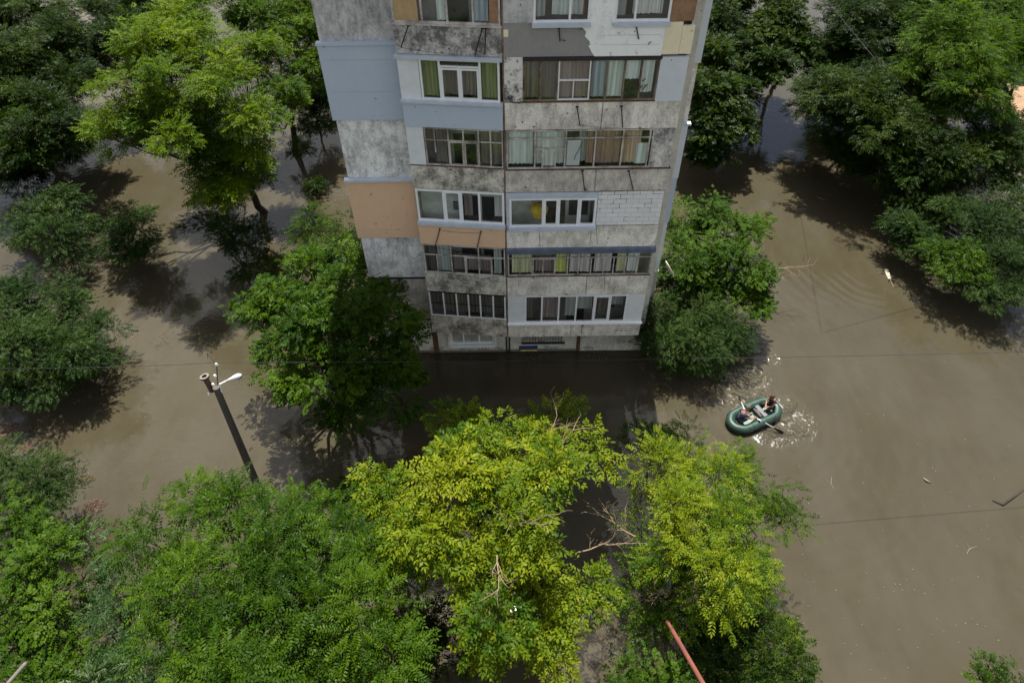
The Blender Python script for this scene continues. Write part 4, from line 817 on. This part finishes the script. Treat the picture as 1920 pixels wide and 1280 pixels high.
# ------------------------------------------------------------ street lamp post
def top_over(B, px, py):
    r = ray(px, py); best = None
    t = float(((B[:2]-CAM[:2]) @ r[:2])/(r[:2] @ r[:2])); return CAM+r*t
B = at_z(500, 951, 0); T = top_over(B, 405, 726); Bv, Tv = Vector(B), Vector(T)
LP = empty('lamp_post', B, 'dark concrete lamp post standing in the flood, with a white lamp head', 'lamp post')
mb = MB(); mb.tube([Bv-Vector((0, 0, 1.2)), Bv, Tv], [.185, .18, .12], 10); mb.build('post', weathered('dark_concrete_post', (0.0960, 0.0870, 0.0750), (.07, .062, .055), .35, .6, .6, 41), LP)
dirp = (Tv-Bv).normalized()
mb = MB(); c = Tv+Vector((-.28, .12, -.35)); mb.tube([c, c+Vector((-.08, .1, .62))], [.10, .10], 12); mb.lathe(tuple(c+Vector((-.08, .1, .60))), (-.1, .1, .9), [(0, .11), (.02, .165), (.06, .165), (.07, .09), (.02, .08)], 14)
mb.build('transformer_coil', M['rust'], LP)
mb = MB(); mb.lathe(tuple(c+Vector((-.08, .1, .69))), (-.1, .1, .9), [(0, .165), (.02, .165), (.022, .09), (0, .09)], 14); mb.build('collar', solid('pale_ceramic', (.13, .12, .10)), LP)
e1 = top_over(B, 409, 716)
mb = MB(); a0 = Tv+Vector((.12, 0, -.25)); a1 = Tv+Vector((.16, .05, .12)); a2 = Tv+Vector((.42, .1, .24)); mb.tube([a0, a1, a2], [.035, .03, .025], 8); mb.build('lamp_arm', M['pvc'], LP)
mb = MB(); axl = Vector((.78, .30, .12)).normalized(); mb.lathe(tuple(a2-axl*.02), axl, [(0, .02), (.07, .03), (.20, .062), (.34, .098), (.46, .10), (.54, .065), (.58, .0)], 14)
hd = mb.build('lamp_head', solid('white_enamel', (.50, .52, .54), .3, 0, .02), LP, smooth=True)
mb = MB(); mb.lathe(tuple(a2+axl*.22-Vector((0, 0, .04))), axl, [(0, .02), (.06, .07), (.2, .09), (.30, .06), (.34, .0)], 12); mb.build('lamp_glass', solid('smoked_glass', (.05, .05, .055), .15), hd, smooth=True)
mb = MB(); i0 = Tv+Vector((.02, .05, -.1)); i1 = Tv+Vector((0.05, .55, .55)); i2 = i1+Vector((-.35, .35, .28)); mb.tube([i0, i1, i2, i2+Vector((.02, -.15, -.16))], [.022, .02, .015, .012], 6); mb.build('wire_bracket', M['black_iron'], LP)
ins = [Tv+Vector((-.02, .28, .24)), i1, Tv+Vector((-.12, .1, -.02)), Tv+Vector((-.3, -.1, -.3))]
for p in ins:
    mb = MB(); mb.lathe(tuple(p), (0, 0, 1), [(0, 0), (0, .04), (.04, .052), (.055, .03), (.08, .045), (.11, .035), (.12, 0)], 10); mb.build('insulator', M['pvc'], LP, smooth=True)
mb = MB(); p = Bv+dirp*(.35)+Vector((.2, 0, .5)); mb.hexa([(p.x-.03, p.y-.12, p.z-.15), (p.x+.12, p.y-.12, p.z-.15), (p.x+.12, p.y+.08, p.z-.15), (p.x-.03, p.y+.08, p.z-.15), (p.x-.03, p.y-.12, p.z+.12), (p.x+.10, p.y-.10, p.z+.12), (p.x+.10, p.y+.06, p.z+.12), (p.x-.03, p.y+.08, p.z+.12)]); mb.build('fuse_box', M['pvc'], LP, bevel=.02)
# overhead wires
def wire(label, pts, r=.011, sag=.3):
    P = []; pts = [Vector(p) for p in pts]
    for a, b in zip(pts[:-1], pts[1:]):
        for i in range(24):
            t = i/24; q = a.lerp(b, t); q.z -= sag*4*t*(1-t); P.append(q)
    P.append(pts[-1]); mb = MB(); mb.tube(P, r, 5); o = mb.build('overhead_wire', M['black_iron']); o['label'] = label; o['category'] = 'wire'; return o
zi = ins[1].z+.12
pl = at_z(-300, 684, zi); pr = at_z(2400, 645, zi-2.2)
wire('thin dark overhead wire crossing the whole picture over the lamp post', [pl, tuple(ins[1]+Vector((0, 0, .15))), pr], .009, .25)
wire('thin pale overhead wire slanting down through the upper right grove', [at_z(1500, -60, 8.5), at_z(1640, 110, 12.5), at_z(1780, 255, 8.5), at_z(1880, 362, 5), at_z(2000, 480, 4)], .012, 0.)
# red and grey leaning pipes at the bottom
pb = Vector(at_z(1252, 1166, 6.2)); pe = Vector(at_z(1335, 1310, 9.0)); dv = (pe-pb)
RP = empty('red_pole', pb, 'faded red metal pole leaning up out of the bottom edge under the yellow tree', 'pole')
mb = MB(); mb.tube([pb, pb+dv*.12], [.052, .052], 12); mb.tube([pb+dv*.12, pe+dv*1.2], [.062, .062], 12); mb.build('pipe', weathered('faded_red_paint', (.17, .058, .042), (.10, .036, .026), .3, .6, .2, 51, 20, .2), RP, smooth=False)
mb = MB(); mb.tube([pb+dv*.115, pb+dv*.135], [.07, .07], 12); mb.tube([pb-dv.normalized()*.02, pb+dv.normalized()*.03], [.058, .058], 12); mb.build('collar', M['rust'], RP)
pb = Vector(at_z(48, 1243, 6.4)); pe = Vector(at_z(5, 1292, 7.6)); dv = pe-pb
GP = empty('grey_pole', pb, 'weathered grey pole end sticking out of the leaves at the bottom left corner', 'pole')
mb = MB(); mb.tube([pb, pe+dv*1.5], [.055, .06], 12); mb.build('pipe', weathered('grey_pipe_paint', (.15, .14, .125), (.08, .075, .065), .35, .6, .4, 52), GP); mb = MB(); mb.tube([pb-dv.normalized()*.015, pb+dv.normalized()*.05], [.062, .062], 12); mb.build('end_cap', M['rust'], GP)

# ------------------------------------------------------------ floating things
def drift(name, label, cat, mat, pts, rad, n=7):
    mb = MB(); mb.tube([at_z(*p) for p in pts], rad, n); o = mb.build(name, mat, smooth=True); return tag(o, label, cat)
P = at_z(1664, 516, 0); FD = empty('floating_plank', P, 'short pale yellowish plank floating alone in open water right of the building', 'plank')
mb = MB(); A_, B_ = Vector(at_z(1662, 506, .03)), Vector(at_z(1668, 524, .03)); u = (B_-A_).normalized(); v = Vector((-u.y, u.x, 0))
Q = [A_-v*.13, A_+v*.10, B_+v*.07, B_-v*.11]; mb.hexa([tuple(q+Vector((0, 0, -.05))) for q in Q]+[tuple(q+Vector((0, 0, .06))) for q in Q]); mb.build('plank', solid('pale_wood', (0.4500, 0.3960, 0.2880), .7), FD, bevel=.02)
mb = MB(); mb.tube([B_, B_+u*.45+v*.08, B_+u*.7+v*.05], [.03, .02, .01], 5); mb.tube([A_.lerp(B_, .4), A_.lerp(B_, .4)+v*-.5], [.02, .012], 5); mb.build('twig', M['dry'], FD)
drift('driftwood', 'small grey driftwood stick floating in the open water on the right', 'driftwood', M['dry'], [(1731, 896, .02), (1738, 901, .05), (1745, 905, .02)], [.03, .05, .02])
drift('submerged_branch', 'dark waterlogged branch just breaking the surface near the right edge', 'branch', M['bark'], [(1860, 938, .0), (1880, 946, .02), (1900, 932, .03), (1935, 905, -.01)], [.03, .06, .05, .03])
drift('driftwood', 'thin pale stick floating near the left wall of the building', 'driftwood', M['dry'], [(596, 378, .02), (612, 376, .04), (622, 373, .02)], [.02, .03, .015])
def litter(name, label, spots, mat, n, size=(.03, .09), z=.012):
    g = np.random.default_rng(len(spots)*7+n); mb = MB(); tot = sum(s[3] for s in spots)
    for (px, py, r, wgt) in spots:
        c = at_z(px, py, 0)
        for i in range(int(n*wgt/tot)):
            a = g.random()*6.28; q = g.random()**.6*r; x = c[0]+math.cos(a)*q*(1+.3*math.sin(3*a)); y = c[1]+math.sin(a)*q*.7; s = g.uniform(*size); b = g.random()*6.28; e = s*g.uniform(.3, .8)
            ca, sa = math.cos(b), math.sin(b); k = len(mb.v); zz = z+g.random()*.02
            mb.v += [(x+ca*s, y+sa*s, zz), (x-sa*e, y+ca*e, zz+.015), (x-ca*s, y-sa*s, zz), (x+sa*e, y-ca*e, zz+.01)]; mb.f.append((k, k+1, k+2, k+3))
    o = mb.build(name, mat); return tag(o, label, 'litter', kind='stuff')
litter('drift_litter', 'brown dead leaves and straw drifting against the bushes on the left edge', [(15, 812, .9, 8), (50, 835, .5, 2), (178, 948, .45, 2), (160, 900, .4, 2), (75, 850, .4, 2)], weathered('dead_leaves', (.13, .085, .055), (.05, .033, .022), .35, .6, 0, 61, 20), 2600, (.015, .05))
litter('drift_litter', 'scattered pale flecks of floating debris and painted sun glitter on the open water', [(1620, 780, 9, 5), (1700, 1080, 6, 8), (1560, 1200, 5, 4), (1120, 1180, 1.6, 6), (1480, 960, 1.6, 3), (1480, 400, 5, 2), (300, 860, 4, 2), (1760, 880, 6, 3), (640, 400, 1.5, 2)], solid('pale_fleck', (0.2700, 0.2520, 0.2040), .8), 300, (.010, .028))  # cluster at bottom centre paints sun glitter as pale flecks

# ------------------------------------------------------------ inflatable boat with its two people
A_, B_ = Vector(at_z(1366, 800, .18)), Vector(at_z(1459, 758, .18)); OB = (A_+B_)/2; EX = (B_-A_).normalized(); EY = Vector((-EX.y, EX.x, 0)); HL = (B_-A_).length/2-.02; HW = .73; TR = .215
OB.z = 0
def bl(x, y, z=0.): return OB+EX*x+EY*y+Vector((0, 0, z))
rub = weathered('green_rubber', (.017, .046, .034), (.012, .034, .026), .3, .7, .1, 71, 9, .05)
rub.node_tree.nodes['Principled BSDF'].inputs['Roughness'].default_value = .45; rub.node_tree.nodes['Principled BSDF'].inputs['Specular IOR Level'].default_value = .35
BT = empty('inflatable_boat', bl(0, 0, 0), 'dark green inflatable rowing boat with two people aboard on open water', 'boat')
def octo(hl, hw, z, c=.55, n=5):
    # rounded ends, straight sides
    K = [(-hl, -hw*.35), (-hl+c*.55, -hw*.92), (-hl+c*1.15, -hw), (hl-c*1.15, -hw), (hl-c*.55, -hw*.92), (hl, -hw*.35), (hl, hw*.35), (hl-c*.55, hw*.92), (hl-c*1.15, hw), (-hl+c*1.15, hw), (-hl+c*.55, hw*.92), (-hl, hw*.35)]
    return [bl(x, y, z) for x, y in K]
def ringtube(P, r, n=16, z_up=0.):
    mb = MB(); m = len(P); b = 0
    Q = []
    for i in range(m):
        a, c = P[i], P[(i+1) % m]
        for k in range(3): Q.append(a.lerp(c, k/3))
    m = len(Q); Q2 = [(Q[i-1]+Q[i]*2+Q[(i+1) % m])/4 for i in range(m)]; Q = Q2
    for i in range(m):
        t = (Q[(i+1) % m]-Q[i-1]).normalized(); s = Vector((t.y, -t.x, 0))
        for k in range(n):
            an = 2*math.pi*k/n; mb.v.append(tuple(Q[i]+s*math.cos(an)*r+Vector((0, 0, math.sin(an)*r))))
    for i in range(m):
        for k in range(n): mb.f.append((i*n+k, ((i+1) % m)*n+k, ((i+1) % m)*n+(k+1) % n, i*n+(k+1) % n))
    return mb
ringtube(octo(HL-TR+.02, HW-TR, .20), TR).build('hull_tube', rub, BT, smooth=True)
mb = MB(); P = octo(HL-TR*1.3, HW-TR*1.3, .09); k = len(P); mb.v = [tuple(p) for p in P]+[tuple(p-Vector((0, 0, .05))) for p in P]; mb.f = [tuple(range(k)), tuple(range(2*k-1, k-1, -1))]+[(i, i+k, (i+1) % k+k, (i+1) % k) for i in range(k)]
mb.build('floor', weathered('pale_green_floor', (0.1800, 0.2160, 0.1920), (.16, .24, .20), .4, .6, .2, 72, 12, .1), BT)
def lbox(x0, x1, y0, y1, z0, z1): return [bl(x0, y0, z0), bl(x1, y0, z0), bl(x1, y1, z0), bl(x0, y1, z0), bl(x0, y0, z1), bl(x1, y0, z1), bl(x1, y1, z1), bl(x0, y1, z1)]
mb = MB(); mb.hexa([tuple(p) for p in lbox(.30, .52, -HW+.36, HW-.36, .30, .335)]); mb.build('seat', solid('grey_seat_board', (0.0840, 0.0840, 0.0900), .6), BT, bevel=.012)
mb = MB(); mb.hexa([tuple(p) for p in lbox(-1.05, -.80, -HW+.36, HW-.36, .25, .285)]); mb.build('seat', M['black_iron'], BT, bevel=.012)
for x, y in ((.95, 1), (.62, -1), (-.1, 1), (-.75, -1), (-.9, 1), (.1, -1)):
    mb = MB(); c = bl(x, y*(HW-TR*.62), .20+TR*.86); mb.lathe(tuple(c), (0, 0, 1), [(0, .0), (.0, .045), (.03, .04), (.035, 0)], 10); mb.build('valve', M['black_iron'], BT)
for y in (1, -1):
    mb = MB(); c = bl(-.18, y*(HW-TR), .40); mb.lathe(tuple(c), (0, 0, 1), [(0, 0), (0, .07), (.05, .05), (.09, .03), (.1, 0)], 10); mb.build('rowlock', M['black_iron'], BT)
mb = MB(); mb.tube([tuple(bl(HL-.03+.03*math.sin(t*3), -.35+.7*t, .30+.02*math.sin(9*t))) for t in [i/8 for i in range(9)]], .012, 5); mb.build('grab_rope', M['pvc'], BT)
for y in (1, -1):
    mb = MB(); P = [bl(-.85+1.75*i/16, y*(HW-.02+.0), .27-.035*abs(math.sin(i*math.pi/4))) for i in range(17)]; mb.tube([tuple(p+EY*y*.012) for p in P], .010, 5); mb.build('side_rope', M['black_iron'], BT)
for x in (-.55, .25, .72):
    for y in (1, -1):
        mb = MB(); c = bl(x, y*(HW-TR), .20); R0 = TR+.002; P = [tuple(c+EY*(math.cos(a)*R0)+Vector((0, 0, math.sin(a)*R0))) for a in [math.pi*k/14 for k in range(15)]]
        mb.tube(P, .007, 4); mb.build('seam', solid('dark_green_seam', (.008, .022, .016), .6), BT)
# oars
hands = {}
def oar(tip, lock, inner, label):
    tip, lock, inner = Vector(tip), Vector(lock), Vector(inner); d = (tip-inner).normalized(); L = (tip-inner).length
    t = empty('oar', inner, label, 'oar', 'oars of the boat')
    mb = MB(); mb.tube([inner, tip-d*.55], .02, 8); mb.build('shaft', solid('white_aluminium', (.72, .74, .74), .35, .3), t, smooth=True)
    mb = MB(); s = d.cross(Vector((0, 0, 1))).normalized(); u = s.cross(d)
    prof = [(0, .022), (.12, .05), (.26, .085), (.44, .085), (.54, .06)]; b0 = tip-d*.57
    for h, wv in prof:
        for a, c in ((-1, -1), (1, -1), (1, 1), (-1, 1)): mb.v.append(tuple(b0+d*h+s*wv*a*.5+u*wv*c*.85))
    # blade: thin in one direction, broad in the other
    mb.v = []
    for h, wv in prof:
        for a, c in ((-1, -.12), (1, -.12), (1, .12), (-1, .12)): mb.v.append(tuple(b0+d*h+u*wv*a+s*wv*c))
    for i in range(len(prof)-1):
        for k in range(4): mb.f.append((i*4+k, i*4+(k+1) % 4, i*4+4+(k+1) % 4, i*4+4+k))
    mb.f += [(3, 2, 1, 0), tuple(len(prof)*4-4+k for k in range(4))]
    mb.build('blade', M['black_iron'], t)
    mb = MB(); mb.tube([inner-d*.02, inner+d*.13], .026, 8); mb.build('grip', M['black_iron'], t)
    return t
inL, inR = bl(-.42, .26, .52), bl(-.26, -.24, .50)
lkL, lkR = bl(-.18, HW-TR, .47), bl(-.18, -(HW-TR), .47)
tpL = Vector(at_z(1385, 741, .12)); tpR = Vector(at_z(1470, 812, .04))
oar(tpL, lkL, inL, 'oar with a dark blade pointing up and away from the rowing boat')
oar(tpR, lkR, inR, 'oar with a white shaft reaching right over the near side of the boat')
# people
def skinned(name, V, E, Rr, mat, parent, sub=2):
    off = Vector(parent_world(parent)); me = bpy.data.meshes.new(name); me.from_pydata([tuple(Vector(v)-off) for v in V], E, []); me.update()
    o = bpy.data.objects.new(name, me); COL.objects.link(o); o.parent = parent
    sk = o.modifiers.new('skin', 'SKIN'); sk.use_smooth_shade = True
    if not me.skin_vertices: return o
    for i, r in enumerate(Rr): me.skin_vertices[0].data[i].radius = (r if hasattr(r, '__len__') else (r, r))
    me.skin_vertices[0].data[0].use_root = True
    ss = o.modifiers.new('subdivision', 'SUBSURF'); ss.levels = sub; ss.render_levels = sub
    me.materials.append(mat); return o
skin_a = solid('tanned_skin', (0.3000, 0.1620, 0.1020), .55, 0, .05)
def person(label, J, shirt, trous, hair, sleeves, hairsize, fw, bare_leg):
    """J: joints in world space"""
    t = empty('person', J['pelvis'], label, 'person')
    names = []; V = []; Rr = []; E = []
    def add(p, r, prev=None):
        V.append(Vector(p)); Rr.append(r); i = len(V)-1
        if prev is not None: E.append((prev, i))
        return i
    pe = add(J['pelvis'], (.13, .10)); wa = add(J['pelvis'].lerp(J['chest'], .45), (.125, .095), pe); ch = add(J['chest'], (.15, .11), wa); nk0 = add(J['chest'].lerp(J['neck'], .75), (.085, .07), ch)
    nk = add(J['neck'], .052, nk0); he = add(J['head'], (.078, .088), nk); tp = add(J['head']+(J['head']-J['neck']).normalized()*.07, (.066, .074), he)
    add(J['head']+fw*.10-(J['head']-J['neck']).normalized()*.02, .015, he)            # nose
    for s in ('L', 'R'):
        sh = add(J['sh'+s], .058, ch); el = add(J['el'+s], .042, sh); wr = add(J['wr'+s], .027, el); d = (J['wr'+s]-J['el'+s]).normalized(); pa = add(J['wr'+s]+d*.06, (.036, .018), wr)
        side = d.cross(Vector((0, 0, 1))).normalized(); dn = Vector((0, 0, -1))
        for q, ln in zip((-.03, -.01, .01, .03), (.030, .036, .034, .026)):
            f1 = add(J['wr'+s]+d*.115+side*q, .0095, pa); f2 = add(J['wr'+s]+d*(.115+ln)+side*q+dn*.03, .0085, f1); add(J['wr'+s]+d*(.10+ln*.6)+side*q+dn*.055, .0075, f2)
        th = add(J['wr'+s]+d*.045+side*.045*(-1 if s == 'L' else 1)+dn*.01, .011, pa); add(J['wr'+s]+d*.085+side*.05*(-1 if s == 'L' else 1)+dn*.035, .009, th)
        hp = add(J['hp'+s], .088, pe); kn = add(J['kn'+s], .06, hp); cf_ = add(J['kn'+s].lerp(J['an'+s], .35), .055, kn); an = add(J['an'+s], .036, cf_); add(J['an'+s]+(J['toe'+s]-J['an'+s])*.6, (.04, .03), an); add(J['toe'+s], (.038, .022), len(V)-1)
    skinned('body', V, E, Rr, skin_a, t)
    # shirt
    V2, R2, E2 = [], [], []
    def a2(p, r, prev=None):
        V2.append(Vector(p)); R2.append(r)
        if prev is not None: E2.append((prev, len(V2)-1))
        return len(V2)-1
    w0 = a2(J['pelvis']+(J['chest']-J['pelvis'])*.05, (.165, .135)); w1 = a2(J['pelvis'].lerp(J['chest'], .5), (.16, .13), w0); c1 = a2(J['chest'], (.18, .14), w1); a2(J['chest'].lerp(J['neck'], .55), (.11, .09), c1)
    for s in ('L', 'R'):
        s1 = a2(J['sh'+s], .08, c1)
        if sleeves > 0: a2(J['sh'+s].lerp(J['el'+s], sleeves), .062, s1)
    skinned('shirt', V2, E2, R2, shirt, t)
    V3, R3, E3 = [Vector(J['pelvis'])], [(.155, .125)], []
    for s in ('L', 'R'):
        pts = [(J['hp'+s], .108), (J['hp'+s].lerp(J['kn'+s], .75), .085)]
        if not bare_leg: pts += [(J['kn'+s], .078), (J['kn'+s].lerp(J['an'+s], .5), .07), (J['an'+s].lerp(J['kn'+s], .06), .055)]
        prev = 0
        for p, r in pts: V3.append(Vector(p)); R3.append(r); E3.append((prev, len(V3)-1)); prev = len(V3)-1
    skinned('shorts' if bare_leg else 'trousers', V3, E3, R3, trous, t)
    up = (J['head']-J['neck']).normalized(); c = J['head']+up*.045-fw*.02
    mb = MB(); side = fw.cross(up).normalized(); nn = 14
    for i in range(9):
        th = math.pi*.62*i/8
        for k in range(nn):
            an = 2*math.pi*k/nn; r = hairsize*(1+.05*math.sin(5*an+i)); v = up*math.cos(th)*r*1.02+(fw*math.cos(an)*1.05+side*math.sin(an)*.95)*math.sin(th)*r
            if math.cos(an) > .2 and th > 1.15: v = v*.86
            mb.v.append(tuple(c+v))
    for i in range(8):
        for k in range(nn): mb.f.append((i*nn+k, (i+1)*nn+k, (i+1)*nn+(k+1) % nn, i*nn+(k+1) % nn))
    mb.build('hair', hair, t, smooth=True)
    mb = MB()
    for s in (-1, 1): mb.lathe(tuple(J['head']+fw*.082+side*.032*s+up*.01), fw, [(-.008, .0), (-.004, .010), (.004, .008), (.008, 0)], 8)
    mb.build('eyes', M['black_iron'], t)
    mb = MB(); mb.tube([tuple(J['head']+fw*.082-up*.048-side*.022), tuple(J['head']+fw*.09-up*.05), tuple(J['head']+fw*.082-up*.048+side*.022)], .006, 6); mb.build('mouth', solid('lips', (.4, .15, .12), .5), t)
    return t
# rower at the left end, back to the end tube, facing the other
fw = (EX*.92+EY*.05+Vector((0, 0, -.35))).normalized()
ga, gb = inL+(tpL-inL).normalized()*.06, inR+(tpR-inR).normalized()*.06
def J_(pel, ch, nk, hd, shw, f, wrL, wrR, hip, kn, an, toe):
    J = dict(pelvis=pel, chest=ch, neck=nk, head=hd)
    for s, q, wr in (('L', 1, wrL), ('R', -1, wrR)):
        J['sh'+s] = ch+EY*q*shw+Vector((0, 0, .07)); J['wr'+s] = wr
        m = J['sh'+s].lerp(wr, .5); J['el'+s] = m+EY*q*.07+Vector((0, 0, -.09)); J['hp'+s] = pel+EY*q*.10+f*.05
        J['kn'+s] = bl(kn[0], q*kn[1], kn[2]); J['an'+s] = bl(an[0], q*an[1], an[2]); J['toe'+s] = bl(toe[0], q*toe[1], toe[2])
    return J
pa_ = J_(bl(-.92, 0, .37), bl(-.78, 0, .76), bl(-.70, 0, .97), bl(-.60, .02, 1.10), .18, EX, ga-EX*.07+Vector((0, 0, .06)), gb-EX*.07+Vector((0, 0, .06)), None, (-.45, .17, .50), (-.10, .15, .19), (.08, .17, .16))
def spots():
    m, t, b = newmat('navy_spotted_cloth'); g = N(t, 'ShaderNodeNewGeometry'); v = N(t, 'ShaderNodeTexVoronoi'); v.inputs['Scale'].default_value = 11; t.links.new(g.outputs['Position'], v.inputs[0])
    t.links.new(mixc(t, ramp(t, v.outputs['Distance'], .22, .30), (.45, .45, .55), (.012, .013, .04)), b.inputs['Base Color']); b.inputs['Roughness'].default_value = .9; return m
person('person rowing at the left end in a spotted navy shirt, legs bare', pa_, spots(), solid('dark_shorts', (.02, .02, .03), .9), solid('greying_brown_hair', (0.0600, 0.0450, 0.0360), .8), .55, .108, fw, True)
fb_ = (-EX*.9+Vector((0, 0, -.4))).normalized()
pb_ = J_(bl(1.0, 0, .40), bl(.95, 0, .80), bl(.90, 0, 1.0), bl(.83, .0, 1.13), .18, -EX, bl(.66, .06, .62), bl(.64, -.10, .60), None, (.62, .20, .52), (.66, .16, .20), (.56, .17, .16))
person('person sitting at the right end in a maroon top and black trousers', pb_, solid('maroon_cloth', (0.0420, 0.0108, 0.0120), .9), solid('black_cloth', (.012, .012, .014), .9), solid('dark_brown_hair', (.035, .02, .014), .8), .25, .118, fb_, False)
BG = empty('bag', bl(.24, 0, .09), 'black bag leaning on the grey bench of the rowing boat', 'bag')
mb = MB(); mb.hexa([tuple(p) for p in lbox(.12, .27, -.30, .28, .10, .33)]); mb.build('bag_body', M['black_iron'], BG, bevel=.03)
mb = MB(); mb.tube([tuple(bl(.2, -.12+.24*t, .33+.06*math.sin(math.pi*t))) for t in [i/6 for i in range(7)]], .012, 5); mb.build('handle', M['cur_grey'], BG)

litter('leaf_mat', 'thin mats of leaves and twigs drifting in the slack water left of the building', [(620, 372, 1.6, 4), (600, 300, 1.2, 3), (660, 460, .8, 2), (310, 640, 1.0, 2)], weathered('wet_leaf_mat', (.12, .085, .045), (.04, .035, .02), .35, .6, 0, 62, 20), 500, (.015, .05))
litter('leaf_mat', 'loose brown leaves trapped along the foot of the building wall', [(870, 664, .9, 3), (1000, 664, .9, 3), (1120, 660, .9, 3), (1215, 670, .7, 2)], weathered('trapped_leaves', (.16, .12, .07), (.06, .05, .03), .35, .6, 0, 63, 20), 420, (.015, .045))
g_ = random.Random(4)
for i, (px, py, lb) in enumerate(((1560, 905, 'short brown twig floating below the boat on the open water'), (1820, 1030, 'bent brown twig floating in the lower right water'), (1540, 372, 'green leafy twig floating in the channel right of the building'), (250, 632, 'pale twig floating right of the big rounded bush'))):
    c = Vector(at_z(px, py, .01)); a = g_.random()*6.28; d = Vector((math.cos(a), math.sin(a), 0)); e = Vector((-d.y, d.x, 0)); mb = MB()
    mb.tube([c-d*.3, c-d*.05+e*.05, c+d*.15, c+d*.35-e*.08], [.008, .014, .012, .006], 5); mb.tube([c, c+d*.1+e*.16, c+d*.16+e*.26], [.009, .007, .004], 4)
    tag(mb.build('floating_twig', M['dry']), lb, 'twig', 'twigs floating on the flood')
